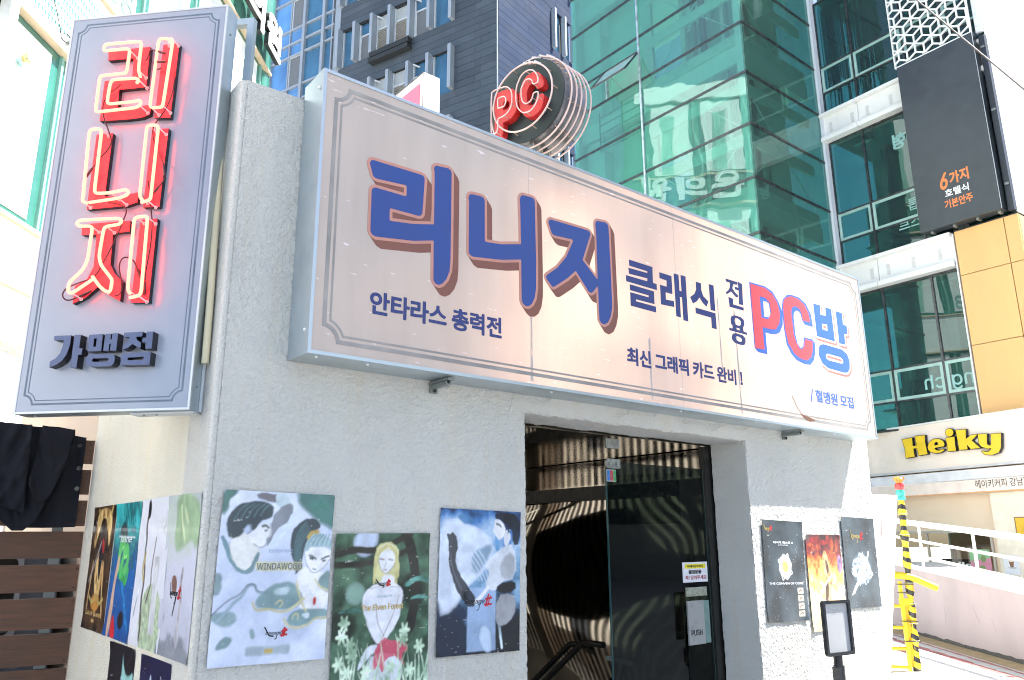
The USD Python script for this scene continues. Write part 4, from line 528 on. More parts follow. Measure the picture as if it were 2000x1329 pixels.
poster('wall_poster', 'blue-black poster with a black gloved arm and pale profile, nearest the doorway on its left', (.712, -.0135, 1.09), 0, .445, .60, NVY, [
    ('soft', q3([(40, 120), (110, 90), (200, 130), (300, 180), (330, 280), (270, 400), (190, 470), (120, 600), (40, 640)]), (.20, .36, .56), (.66, .74, .88), .06, 6), ('soft', q3([(150, 60), (230, 110), (180, 130), (120, 90)]), (.3, .44, .6), (.07, .2, .40), .02, 3), ('soft', q3([(200, 300), (260, 250), (330, 230), (280, 360), (220, 420)]), (.5, .6, .72), (.20, .32, .44), .04, 4), (unary_union([l3([(160+22*k, 300-6*k), (210+20*k, 360-4*k), (250+18*k, 440)], .004) for k in range(5)]), pmat('ray_white', (.6, .68, .8))), ('soft', q3([(330, 170), (360, 220), (360, 300), (330, 260)]), (.3, .45, .6), (.10, .30, .55), .02, 3),
    ('soft', q3([(40, 640), (100, 620), (190, 650), (192, 850), (40, 850)]), (.10, .18, .30), (.012, .022, .045), .03, 4), ('soft', q3([(340, 690), (420, 680), (480, 600), (480, 850), (340, 840)]), (.05, .07, .10), (.008, .010, .014), .02, 3), (sbox(.35, .02, .69, .45), VEIL), ('soft', q3([(250, 700), (310, 690), (330, 830), (280, 830)]), (.30, .42, .62), (.50, .62, .78), .03, 3),
    ('soft', q3([(280, 480), (312, 392), (278, 372), (300, 318), (380, 250), (442, 228), (458, 430), (362, 452), (345, 505)]), (.40, .45, .52), (.66, .70, .76), .012, 4), ('soft', q3([(360, 330), (440, 260), (452, 430), (370, 440)]), (.62, .66, .72), (.36, .38, .42), .03, 4), (q3([(344, 515), (352, 460), (450, 440), (456, 505)]), INK), ('soft', q3([(345, 525), (440, 512), (456, 600), (420, 682), (345, 704)]), (.2, .21, .23), (.34, .35, .38), .012, 3), (l3([(365, 700), (378, 810)], .012), GTEAL),
    ('soft', q3([(385, 140), (425, 180), (402, 252), (380, 240)]), (.4, .42, .46), (.66, .68, .72), .006, 2), ('soft', q3([(328, 92), (362, 92), (388, 130), (386, 190), (350, 212), (336, 184), (315, 156), (328, 138)]), (.55, .58, .66), (.77, .78, .80), .006, 3), ('soft', q3([(325, 62), (380, 48), (472, 58), (472, 235), (432, 232), (430, 150), (404, 128), (362, 90), (336, 94)]), (.05, .06, .09), (.008, .008, .012), .008, 3), (l3([(340, 118), (356, 124), (364, 134)], .006).union(l3([(402, 134), (412, 146), (402, 170)], .004)), INK),
    ('soft', q3([(74, 176), (94, 190), (106, 168), (130, 210), (132, 280), (122, 320), (142, 400), (200, 480), (242, 552), (215, 592), (150, 530), (100, 400), (84, 290), (90, 240)]), (.06, .07, .10), (.010, .010, .014), .006, 3), (l3([(98, 300), (112, 390), (160, 490)], .006), pmat('glove_sheen', (.10, .11, .14))), (l3([(235, 560), (270, 520), (300, 480)], .016), PWHT),
    (lg, INK, 'lettering'), (lr, PRED, 'logo_mark')], tilt=1.4)
SLT = pmat('slate', (.022, .034, .046), .35, 5, (.045, .065, .082)); FIRE = vgrad('fire', [(0, (.8, .62, .30)), (.35, (.85, .72, .42)), (.55, (.80, .45, .12)), (.72, (.62, .13, .02)), (.86, (.20, .02, .02)), (1, (.03, .012, .02))], 10, .28)
lg, lr = script_logo(.03, .90, .17)
four = unary_union([affinity.rotate(Polygon([(.5, .5), (.46, .56), (.40, .63), (.46, .66), (.5, .72), (.52, .65), (.58, .62), (.54, .56)]), a, origin=(.5, .52)) for a in (8, 98, 188, 278)])
four = unary_union([affinity.rotate(Polygon([(.47, .56), (.40, .66), (.50, .70), (.60, .64), (.53, .56)]).union(S([(.57, .66), (.61, .69), (.62, .65), (.60, .63)], .006)), a, origin=(.5, .535)) for a in (12, 102, 192, 282)])
four = affinity.scale(four, 1, .78, origin=(.5, .535))
poster('wall_poster', 'slate poster with a white four-armed emblem, leftmost right of the doorway', (3.072, -.0135, 1.07), 0, .445, .60, SLT, [(four, PWHT), (B([(.42, .55), (.46, .60), (.56, .58), (.58, .52), (.52, .47), (.44, .49)]), GOLD), (lg, GOLD, 'lettering'), (lr, PRED, 'logo_mark'), (L_('리니지 퀘스트 II', .24, .72, .765, .79, korean=True, bold=2), PWHT, 'lettering'), (L_('COVEN', .36, .6, .745, .757), PWHT, 'lettering'),
    (L_('THE CONVEN OF CORE', .08, .92, .36, .382, bold=1), PWHT, 'lettering'), (unary_union([sbox(.76, .045+.075*k, .9, .10+.075*k) for k in range(4)]), pmat('icon_paper', (.62, .58, .48), .4, 40)), (unary_union([S([(.79, .06+.075*k), (.83, .085+.075*k), (.87, .07+.075*k)], .008) for k in range(4)]), pmat('icon_ink', (.16, .1, .08)))], tilt=1.6)
poster('wall_poster', 'fiery orange poster with a small armed figure, between the two slate posters', (3.553, -.0135, .985), 0, .425, .595, FIRE, [(B([(.44, .78), (.5, .84), (.56, .79), (.6, .7), (.62, .6), (.7, .5), (.62, .46), (.58, .38), (.6, .26), (.52, .34), (.46, .44), (.46, .56), (.42, .68)]), pmat('gold_armour', (.52, .36, .16), .6, 30)), (B([(.5, .74), (.56, .72), (.6, .62), (.54, .58), (.5, .64)]), pmat('umber', (.10, .045, .03), .5, 20)), (B([(.46, .5), (.56, .48), (.5, .3), (.44, .2), (.42, .3)]), pmat('umber', (.1, .05, .03))), (S([(.3, .36), (.46, .48), (.66, .56)], .012), PWHT), (El(.92, .68, .06, .1), pmat('violet', (.24, .16, .35), .5, 20)), (B([(.05, .96), (.3, .98), (.5, .93), (.8, .97), (.6, .88), (.2, .9)]), pmat('dark_red', (.22, .015, .02), .6, 20))], tilt=.6)
lg, lr = script_logo(.22, .76, .34)
spl = unary_union([El(.5+.2*math.cos(t*2.4)*rr.uniform(.2, 1.6), .42+.13*math.sin(t*2.4)*rr.uniform(.2, 1.4), rr.uniform(.02, .08), rr.uniform(.008, .03), rr.uniform(0, 180)) for t in range(60)])
swd = Polygon([(.13, .14), (.26, .24), (.62, .50), (.66, .47), (.22, .16)]).union(Polygon([(.5, .56), (.54, .58), (.74, .42), (.70, .40)])).union(S([(.63, .49), (.72, .57), (.74, .61)], .014)).union(S([(.7, .4), (.74, .385), (.76, .41)], .01))
poster('wall_poster', 'slate poster with a white sword on a pale splash, rightmost on the front wall', (4.012, -.0135, 1.10), 0, .447, .60, SLT, [('soft', El(.5, .42, .30, .17), (.04, .06, .08), (.10, .16, .22), .06, 4), (spl, pmat('splash', (.20, .32, .44), .7, 40, (.62, .74, .82))), (swd, PWHT), (lg, GOLD, 'lettering'), (lr, PRED, 'logo_mark')], tilt=1.5)
# side wall
BRN = pmat('burnt_brown', (.012, .008, .006), .7, 8, (.05, .025, .012)); AMB = pmat('amber', (.42, .22, .06), .6, 14, (.62, .42, .18)); TEAL = vgrad('teal_blue', [(0, (.008, .07, .26)), (.45, (.01, .12, .38)), (.6, (.02, .10, .16)), (.8, (.02, .30, .32)), (1, (.05, .45, .46))], 14, .3)
GHR = pmat('green_swirl', (.05, .38, .10), .4, 12); LAV = vgrad('lavender_mist', [(0, (.22, .24, .28)), (.12, (.48, .50, .60)), (.55, (.58, .60, .72)), (.8, (.50, .58, .52)), (1, (.45, .50, .52))], 7, .2)
SP = lambda lab, y, w, bg, lay, z=1.152, h=.576, tilt=0: poster('wall_poster', lab, (-.2715, y, z), -90, w, h, bg, lay, tilt)
fl = unary_union([S([(.5+.4*math.sin(k*2.1), .12+.02*(k%4)), (.5+.36*math.sin(k*2.1+.2), .3), (.5+.3*math.sin(k*2.1+.35), .42+.03*(k%5))], .012) for k in range(16)])
SP('black and amber poster with a dark winged shape, leftmost on the cream side wall', 1.652, .44, BRN, [(B([(.3, .98), (.16, .88), (.14, .6), (.3, .76), (.42, .9), (.6, .9), (.72, .78), (.86, .62), (.88, .9), (.7, .98)]), AMB), (B([(.4, .3), (.3, .52), (.42, .58), (.5, .7), (.6, .58), (.7, .52), (.66, .3), (.5, .16)]), AMB), (B([(.46, .5), (.44, .68), (.5, .82), (.58, .84), (.64, .7), (.62, .5), (.56, .36)]), INK), (B([(.52, .72), (.58, .74), (.66, .64), (.6, .6)]), PRED), ('soft', fl, (.10, .04, .01), (.66, .40, .16), .014, 3), ('soft', El(.5, .22, .2, .07), (.12, .05, .01), (.60, .26, .05), .03, 3), (S([(.1, .38), (.3, .54), (.5, .7)], .014), pmat('steel_grey', (.3, .3, .32))), (S([(.24, .96), (.3, .88), (.34, .82)], .02).union(S([(.84, .98), (.76, .88), (.7, .82)], .02)), GOLD), (S([(.2, .26), (.4, .2), (.5, .3), (.66, .2), (.84, .26)], .014), GOLD), (L_('LAIR OF VALAKAS', .16, .84, .115, .145, bold=2), AMB, 'lettering'), (sbox(.42, .065, .54, .09), AMB)])
SP('teal and blue poster with bright green swirls, second from the fence on the side wall', 1.20, .425, TEAL, [(B([(.3, 1.0), (.5, .9), (.4, .8), (.7, .84), (1, .78), (1, 1.02)]), pmat('cyan_rock', (.03, .30, .32), .6, 14)), ('soft', B([(.2, .80), (.4, .88), (.56, .78), (.5, .7), (.3, .72)]), (.02, .2, .22), (.01, .02, .03), .04, 4), (unary_union([El(.3+.6*((k*.618)%1), .1+.5*((k*.381)%1), .03, .02, k*40) for k in range(40)]), pmat('blue_fleck', (.02, .2, .5), .6, 30)), (unary_union([S([(.3+.5*((k*.618)%1), 1.0), (.32+.5*((k*.618)%1), .9-.06*(k%3))], .008) for k in range(12)]), pmat('dark_rock_line', (.005, .08, .1))), ('soft', S([(.3, .5), (.3, .66), (.44, .72), (.5, .62), (.62, .66), (.66, .54), (.54, .46), (.4, .48), (.46, .56)], .05), (.01, .14, .10), (.10, .52, .14), .02, 4), (S([(.34, .5), (.36, .64), (.46, .68), (.5, .58), (.6, .6)], .012), pmat('lime', (.25, .65, .2))), (S([(.4, .46), (.56, .44), (.66, .4), (.7, .5)], .03), GHR), (B([(.22, .5), (.3, .62), (.36, .56), (.26, .4), (.28, .2), (.2, .0), (.08, .0), (.16, .3)]), pmat('skin_tone', (.60, .40, .30), .1)), (B([(.22, .0), (.3, .2), (.44, .08), (.46, 0)]), PRED), (B([(.5, .18), (.66, .22), (.76, .14), (.66, .07), (.52, .1)]), INK), (L_('hane', .3, .74, .70, .755, sx=8), PWHT, 'lettering'), (S([(.2, .745), (.84, .735)], .004), PWHT)], tilt=.3)
SP('white poster with a thin line figure over a pale green disc', .775, .42, pmat('near_white', (.70, .72, .80), .06, 6), [(El(.62, .17, .34, .25), pmat('sage_disc', (.42, .52, .36), .25, 30)), (sbox(.62, .1, .78, .6), pmat('pale_band', (.58, .60, .64))), (S([(.3, .95), (.24, .8), (.3, .72), (.26, .6), (.34, .46), (.3, .3), (.36, .14), (.34, .06)], .022), pmat('figure_grey', (.10, .08, .09), .6, 30)), (B([(.24, .98), (.3, 1.0), (.36, .93), (.33, .86), (.26, .86)]), INK), (S([(.1, .2), (.22, .44), (.26, .66), (.2, .74)], .012), GTEAL), (S([(.6, .72), (.54, .5), (.58, .42), (.46, .3)], .013), pmat('umber2', (.12, .08, .09))), (S([(.3, .62), (.24, .5), (.3, .44)], .018), GOLD), (sbox(.62, .76, .92, .8).union(sbox(.62, .82, .8, .86)).union(sbox(.84, .74, .96, .9)), pmat('pale_band', (.58, .6, .64)))], tilt=-.2)
lg, lr = script_logo(.28, .36, .3)
SP('grey-lavender poster with a soft green blur beside the corner on the side wall', .393, .375, LAV, [('soft', B([(.2, .98), (.3, .86), (.26, .72), (.4, .62), (.6, .66), (.8, .72), (1, .62), (1, .92), (.8, .98), (.5, 1.0)]), (.52, .56, .60), (.28, .42, .24), .07, 6), ('soft', S([(.42, .92), (.5, .8), (.62, .7)], .02).union(S([(.55, .9), (.66, .82)], .02)), (.4, .52, .34), (.56, .68, .42), .02, 3), (B([(.3, .48), (.36, .4), (.46, .36), (.5, .44), (.42, .5)]), pmat('rust_brown', (.2, .10, .08))), (S([(.62, .52), (.6, .44), (.66, .34), (.6, .2), (.62, .1)], .028), pmat('smoke_figure', (.40, .38, .42), .4, 20)), (S([(.5, .36), (.44, .26)], .012), INK), (lg, INK, 'lettering'), (lr, PRED, 'logo_mark'), ('soft', B([(.0, .0), (.0, .12), (.2, .08), (.4, .12), (.6, .05), (.9, .1), (1, 0)]), (.5, .52, .6), (.24, .26, .30), .05, 5)], tilt=.3)
SP('black poster with an aurora glow and the word ADEN, lower left on the side wall', 1.035, .39, pmat('night', (.006, .007, .012), .5, 6), [('soft', B([(.5, .98), (.56, .84), (.52, .74), (.7, .7), (.95, .76), (1, .86), (.8, .8), (.62, .84)]), (.03, .02, .08), (.30, .58, .56), .04, 5), (B([(.5, .8), (.54, .6), (.62, .74)]), pmat('violet2', (.22, .10, .4))), (B([(.76, .6), (.96, .5), (.9, .44)]), PRED), (L_('ADEN', .12, .86, .46, .6, bold=0), pmat('letter_grey', (.42, .42, .46)), 'lettering'), (B([(.0, .0), (.2, .2), (.5, .12), (.8, .24), (1, 0)]), pmat('violet2', (.2, .1, .4)))], z=.565)
lg, lr = script_logo(.7, .86, .16)
SP('navy poster with a white spire, lower right on the side wall nearest the corner', .553, .375, pmat('navy_night', (.008, .010, .045), .4, 6), [(B([(.2, .1), (.24, .6), (.32, .84), (.38, .92), (.44, .74), (.52, .64), (.62, .7), (.6, .4), (.7, .1)]), pmat('icy_spire', (.55, .62, .78), .3, 14)), (lg, PWHT, 'lettering'), (lr, PRED, 'logo_mark')], z=.56)
# white board leaning at the far right end of the front wall
wb = thing('white_board', 'white board standing askew against the right end of the stuccoed front wall', 'board', (0, .03, 0))
put(wb, 'board', flat(Polygon([(4.20, 0), (4.40, 1.868), (4.948, 1.872), (4.30, 0)]), .0, .02), WHITE)
put(wb, 'pale_print', flat(Polygon([(4.60, 1.62), (4.66, 1.70), (4.64, 1.3), (4.60, 1.2)]), -.02, .001), pm('faint_rose_print', (.62, .50, .48), .6))
put(wb, 'rose_streak', flat(Polygon([(4.62, 1.58), (4.655, 1.70), (4.66, 1.69), (4.63, 1.57)]), -.0215, .001), pm('rose_streak', (.6, .15, .15), .6))
put(wb, 'screw', cat_([trimesh.creation.icosphere(1, .006).apply_translation([4.84+.03*k, -.02, 1.84-.02*k]) for k in range(2)]), STEEL)
# ================================================================ little sign stand
st = thing('sign_stand', 'black framed card holder on a post in front of the right-hand posters', 'sign stand', (3.225, -.27, 0), -9)
put(st, 'frame', flat(rbox(0, .238, .895, 1.2, .014).difference(rbox(.017, .221, .914, 1.182, .007)), .0, .022), pm('gloss_black_frame', (.02, .02, .022), .2, 0, .2, 6, coat=.5))
put(st, 'back_plate', bx(.012, .226, .002, .012, .907, 1.188), BLACK)
cd = put(st, 'card', bx(.017, .221, -.006, .001, .914, 1.182), pm('grey_card', (.50, .50, .50), .5, 0, .06, 8))
put(cd, 'printed_shape', flat(unary_union([S([(.06, 1.16), (.1, 1.14), (.14, 1.15)], .003), S([(.05, 1.14), (.1, 1.13), (.17, 1.142)], .002), S([(.08, 1.12), (.12, 1.125)], .002)]), -.006, .0006), pmat('pencil', (.4, .38, .38)))
put(st, 'post', cat_([rod((.119, .01, 0), (.119, .01, .895), .016, 14), rod((.119, .01, .84), (.119, .01, .895), .026, 14)]), BLACK, smooth=40)
put(st, 'clamp', cat_([rod((.119, .01, .72), (.119, .01, .84), .034, 16), bx(.085, .105, -.02, .03, .74, .83)]), pm('gloss_black_frame', (.02, .02, .022), .2), smooth=30)
put(st, 'base', cat_([trimesh.creation.cylinder(.14, .02, sections=32).apply_translation([.119, .01, .012])]), BLACK)
# ================================================================ slatted fence and the jacket on it
FZ = [(2.09, 1.965), (1.932, 1.803), (1.772, 1.640), (1.612, 1.478), (1.446, 1.312), (1.281, 1.134), (1.11, .962), (.942, .80), (.776, .634), (.61, .468), (.444, .30), (.278, .14)]
WOOD = pm('brown_wood_composite', (.082, .037, .019), .6, 0, .25, 6, .35, 14, .004, stretch=(1, 1, 9), rnd=.18, color2=(.105, .048, .026), detail=6)
fc = thing('slat_fence', 'brown horizontal slat fence joining the back of the cream side wall', 'fence', (-.27, 1.86, 0), 169.29)
for k, (a, b) in enumerate(FZ):
    o = RNG.uniform(-.002, .002); m = hflat(sbox(.002, -.012+o, 1.9, .013+o).buffer(.0), b, a-b); put(fc, 'slat', m, WOOD)
for s_ in (.10, 1.0, 1.85): put(fc, 'post', bx(s_, s_+.05, -.068, -.016, 0, 2.05), pm('grey_fence_post', (.20, .22, .22), .5, .4))
put(fc, 'screw', cat_([trimesh.creation.icosphere(1, .004).apply_translation([.02+.004*RNG.standard_normal(), .0135, z]) for a, b in FZ for z in (a-.02, b+.02)]), BLACK, kind='stuff')
jk = thing('draped_jacket', 'black cloth jacket draped over the top of the brown slat fence', 'jacket', (-.27, 1.86, 0), 169.29)
CLO = pm('black_suit_cloth', (.010, .011, .017), .85, 0, .25, 30, .4, 260, .0012, spec=.25)
def drape(s0, s1, zt, zb, d0, seed, n=60, m=50, fold=.034, skew=0.):
    s = np.linspace(s0, s1, n); t = np.linspace(0, 1, m); SS, TT = np.meshgrid(s, t, indexing='ij')
    b = np.interp(s, np.linspace(s0, s1, len(zb)), zb)[:, None]; tp = np.interp(s, np.linspace(s0, s1, len(zt)), zt)[:, None]
    over = .10; ang = np.clip(TT/over, 0, 1)*np.pi/2
    Z = np.where(TT < over, tp-.03*(1-np.sin(ang)), tp-(TT-over)/(1-over)*(tp-b)); Y = np.where(TT < over, -.02+.05*(1-np.cos(ang)), .03)
    nz = meshkit.fbm(np.stack([SS*13+TT*skew, TT*2.0, np.full_like(SS, seed)], -1), 3, seed)-.5
    nz2 = meshkit.noise(np.stack([SS*30, TT*5, np.full_like(SS, seed+9)], -1), seed)-.5
    Y = Y+d0+(nz*fold*3.2+nz2*fold*.5)*np.clip(TT*4, .25, 1)+.018*np.clip(TT, 0, 1); Z = Z+(nz*.012)*(TT < .3)
    V = np.stack([SS+skew*.01*TT, Y, Z], -1).reshape(-1, 3); V2 = V-[0, .006, 0]
    i, j = np.meshgrid(np.arange(n-1), np.arange(m-1), indexing='ij'); q = np.stack([i*m+j, (i+1)*m+j, (i+1)*m+j+1, i*m+j+1], -1).reshape(-1, 4)
    f = np.vstack([q[:, [0, 1, 2]], q[:, [0, 2, 3]]]); N = len(V)
    ed = [(k*m+m-1, (k+1)*m+m-1) for k in range(n-1)]+[(k, k+1) for k in range(m-1)]+[((n-1)*m+k, (n-1)*m+k+1) for k in range(m-1)]
    sd = [x for a, c in ed for x in ([a, c, N+c], [a, N+c, N+a])]
    return trimesh.Trimesh(np.r_[V, V2], np.vstack([f, f[:, ::-1]+N, sd]), process=False)
put(jk, 'back_panel', drape(.045, .62, [2.10, 2.125, 2.14, 2.145, 2.14], [1.635, 1.63, 1.63, 1.72, 1.76, 1.8], 0, 3), CLO, smooth=60)
put(jk, 'front_panel', drape(.16, .40, [2.13, 2.145, 2.15], [1.80, 1.66, 1.615, 1.615, 1.66, 1.72], .04, 11, fold=.034, skew=2.), CLO, smooth=60)
put(jk, 'sleeve', drape(.30, .70, [2.145, 2.155, 2.15], [1.70, 1.745, 1.76, 1.76], .075, 21, fold=.042, skew=-2.), CLO, smooth=60)
put(jk, 'lapel', drape(.10, .25, [2.135, 2.145, 2.145], [1.93, 1.78, 1.74, 1.85], .06, 31, n=24, fold=.02, skew=3.), CLO, smooth=60)
for s_, z in ((.072, 2.055), (.063, 1.935), (.06, 1.83)): put(jk, 'button', trimesh.creation.cylinder(.011, .006, sections=18).apply_transform(trimesh.transformations.rotation_matrix(np.pi/2, [1, 0, 0])).apply_translation([s_, .068, z]), pm('horn_button', (.02, .02, .024), .2, 0, .2, 6, coat=.6))
# things glimpsed behind the fence
vn = thing('parked_van', 'slate grey parked van glimpsed through the gaps of the slat fence', 'van', (-.75, 3.1, 0), 169.29)
VB = pm('slate_van_paint', (.10, .12, .15), .3, .3, .1, 3, coat=.6)
put(vn, 'body', flat(rbox(-.6, 2.6, .25, 1.62, .12), 0, 1.5, -1), VB); put(vn, 'sill', bx(-.55, 2.55, .001, .03, .2, .33), BLACK)
for k, (a, b) in enumerate(((-.4, .18), (.3, .9), (1.05, 1.7), (1.85, 2.4))):
    w = put(vn, 'window', flat(rbox(a, b, .98, 1.5, .05), 0, .012, 1), pm('light_window_seal', (.26, .29, .32), .4)); put(w, 'pane', flat(rbox(a+.03, b-.03, 1.01, 1.47, .04), .012, .003, 1), pm('black_van_glass', (.012, .013, .015), .05, 0, .1, 4))
for a in (.1, 1.9): put(vn, 'wheel', trimesh.creation.cylinder(.33, .2, sections=28).apply_transform(trimesh.transformations.rotation_matrix(np.pi/2, [1, 0, 0])).apply_translation([a, -.1, .335]), BLACK, smooth=40)
bw = thing('beige_wall', 'plain beige wall glimpsed above the slat fence under the neon blade sign', 'wall', (-.09, 5.25, 0), -39)
put(bw, 'panel', flat(Polygon([(-.06, 0), (1.5, 0), (1.5, 3.3), (.25, 3.3)]), 0, .15, 1), pm('beige_panel', (.40, .31, .235), .8, 0, .12, 1.2, stretch=(1.5, 1, .3)))
# ================================================================ tower across the street whose shadow falls on the shop front
ot = thing('office_tower', 'tall grey office tower across the street, in the sun path to the shop', 'building', (24.5, -17.2, 0), 54.9)
CONC = pm('tower_concrete', (.42, .41, .39), .8, 0, .1, .4)
put(ot, 'wall', bx(-9, 1.6, -11, -.2, 0, 58), CONC)
for k in range(15): w = put(ot, 'window_band', bx(-8.6, 1.6-.3, -.2, -.12, 2.2+3.7*k, 4.2+3.7*k), pm('tower_glass', (.05, .08, .09), .08, 0, .1, 1))
# ================================================================ green glass corner building
def z85(z): return 1.55+.85*(z-1.55)
def z76(z): return 1.55+.76*(z-1.55)
gb = thing('green_glass_building', 'green tinted glass corner building with steel glazing bars and a tilted-open window', 'building', (14.006, 6.658, 0))
TG = glass('green_curtain_glass', (.52, .78, .72), 2.0, .15, 0, .8, .05, (.80, .96, .93)); TG2 = glass('green_side_glass', (.38, .62, .57), 1.8, .14, 0, .8, .05, (.80, .96, .93))
BAR = pm('dark_glazing_bar', (.075, .08, .085), .3, .6, .15, 6); SIL = pm('silver_mullion', (.55, .6, .64), .3, .7, .1, 4)
PALEI = pm('pale_interior', (.66, .74, .71), .8, 0, .08, 1); MIDI = pm('grey_green_interior', (.22, .34, .33), .7, 0, .2, 1); DKI = pm('dark_green_interior', (.05, .10, .10), .7, 0, .3, 1.4); WSTL = pm('white_steel', (.74, .75, .74), .45, 0, .06, 2)
zl = [14.09+1.407*k for k in range(-9, 6)]; GD = 6.05; GW = 3.4
for k in range(len(zl)-1):
    a, b = zl[k]+.02, zl[k+1]-.02
    put(gb, 'pane', bx(-.005, .005, .02, 3.29, a, b), TG)
    op = abs(zl[k]-14.09) < .1
    if op:
        put(gb, 'pane', bx(-.005, .005, 3.34, GD, a+.935, b), TG); put(gb, 'pane', bx(-.005, .005, 4.68, GD, a, a+.93), TG)
    else: put(gb, 'pane', bx(-.005, .005, 3.34, GD, a, b), TG)
    put(gb, 'pane', bx(.02, GW, -.005, .005, a, b), TG2)
put(gb, 'glazing_bar', cat_([bx(-.02, .03, -.02, GD, z-.03, z+.03) for z in zl]), BAR, kind='stuff')
put(gb, 'glazing_bar', cat_([bx(.031, GW, -.02, .03, z-.03, z+.03) for z in zl]), BAR, kind='stuff')
put(gb, 'glazing_bar', bx(-.02, .03, 3.34, GD, 15.01, 15.06), BAR)
put(gb, 'mullion', bx(-.055, -.021, 3.285, 3.345, 0, zl[-1]), SIL)
put(gb, 'corner_post', bx(.06, .24, .08, .26, 0, 20), WSTL); put(gb, 'edge_post', bx(.03, .16, GD-.16, GD-.02, 0, 20), WSTL)
aw = trimesh.util.concatenate([bx(-.006, .006, 3.37, 4.66, -.93, 0)]); R_ = trimesh.transformations.rotation_matrix(math.radians(38), [0, 1, 0])
wn = put(gb, 'open_window', aw.apply_transform(R_).apply_translation([-.02, 0, 15.0]), pm('pale_reflecting_pane', (.62, .72, .74), .12, 0, .06, 1, coat=.8))  # opaque pale colour painted in for the bright reflection on this glass
put(wn, 'window_frame', cat_([bx(-.03, .02, 3.35, 4.68, -.96, -.93), bx(-.03, .02, 3.35, 4.68, -.0, .03), bx(-.03, .02, 3.34, 3.37, -.96, .03), bx(-.03, .02, 4.66, 4.69, -.96, .03)]).apply_transform(R_).apply_translation([-.02, 0, 15.0]), BAR)
put(wn, 'stay', rod((-.02, 4.0, 14.13), (-.5, 4.0, 14.36), .012, 6), STEEL)
put(gb, 'window_jamb', bx(.0, .12, 4.64, 4.68, 14.12, 15.0), SIL)
for k in range(-2, 3):
    z = 14.09+1.407*3*k-.35
    put(gb, 'floor_slab', bx(.35, GW-.02, .35, GD-.05, z-.28, z), PALEI); put(gb, 'floor_beam', cat_([bx(.27, .349, .32, GD-.05, z-.5, z+.02), bx(.35, GW-.03, .27, .349, z-.5, z+.02)]), WSTL)
put(gb, 'inner_wall', bx(.75, .85, 3.45, 5.15, 0, 20), pm('mint_inner_wall', (.55, .72, .66), .7, 0, .08, .6)); put(gb, 'inner_wall', bx(.4, .5, 5.2, GD-.15, 0, 20), PALEI)
put(gb, 'inner_wall', bx(2.2, 2.3, .4, 3.3, 0, 20), pm('teal_inner_wall', (.30, .52, .48), .7, 0, .3, .7)); put(gb, 'inner_wall', cat_([bx(1.9, 2.0, 2.2, 3.2, z-1.9, z) for z in zl[3::3]]), PALEI)
put(gb, 'party_wall', cat_([bx(0.2, GW, GD-.012, GD+.1, 0, 20.3)]), PALEI); put(gb, 'glazing', bx(GW+.002, GW+.012, 0.03, GD, 0, 20.3), TG)
for k in range(-5, 4):
    z0 = 14.09+1.407*2*k*.5
    if k % 2 == 0: put(gb, 'brace_rod', cat_([rod((.3, .35, z0+.1), (.3, 3.1, z0+2.75), .016, 6), rod((.3, .35, z0+2.75), (.3, 3.1, z0+.1), .016, 6)]), WSTL)
    if k % 2 == 0: put(gb, 'brace_rod', cat_([rod((.3, .3, z0-1.3), (3.2, .3, z0+1.4), .016, 6), rod((.3, .3, z0+1.4), (3.2, .3, z0-1.3), .016, 6)]), WSTL)
for k in range(6):
    y = .8+.45*k; put(gb, 'duct_pipe', bx(1.5+.15*(k % 3), 1.62+.15*(k % 3), y, y+.1+.06*(k % 2), 0, 20), [DKI, MIDI, PALEI][k % 3])
for k in range(5):
    x = .7+.5*k; put(gb, 'hanging_drape', bx(x, x+.16+.1*(k % 2), .9, .96, 0, 20), [MIDI, DKI, MIDI, PALEI, DKI][k])
for z in zl[3:]: put(gb, 'ceiling_strip', cat_([bx(.22, .3, .35, 3.2, z-.36, z-.06), bx(.32, 3.2, .22, .3, z-.36, z-.06)]), pm('pale_green_strip', (.55, .68, .64), .7))  # pale strips painted in for light bounced off the ceilings
put(gb, 'guard_rail', cat_([rod((.25, 3.45, 12.75+.27*k), (.25, 5.2, 12.75+.27*k), .02, 6) for k in range(5)]+[rod((.25, y, 12.7), (.25, y, 14.0), .016, 6) for y in (3.5, 4.3, 5.2)]), MIDI)
put(gb, 'ceiling_light', cat_([bx(.9, 1.5, 1.0+1.3*j, 1.08+1.3*j, z, z+.03) for j in range(3) for z in (13.45, 9.2)]), WHITE)
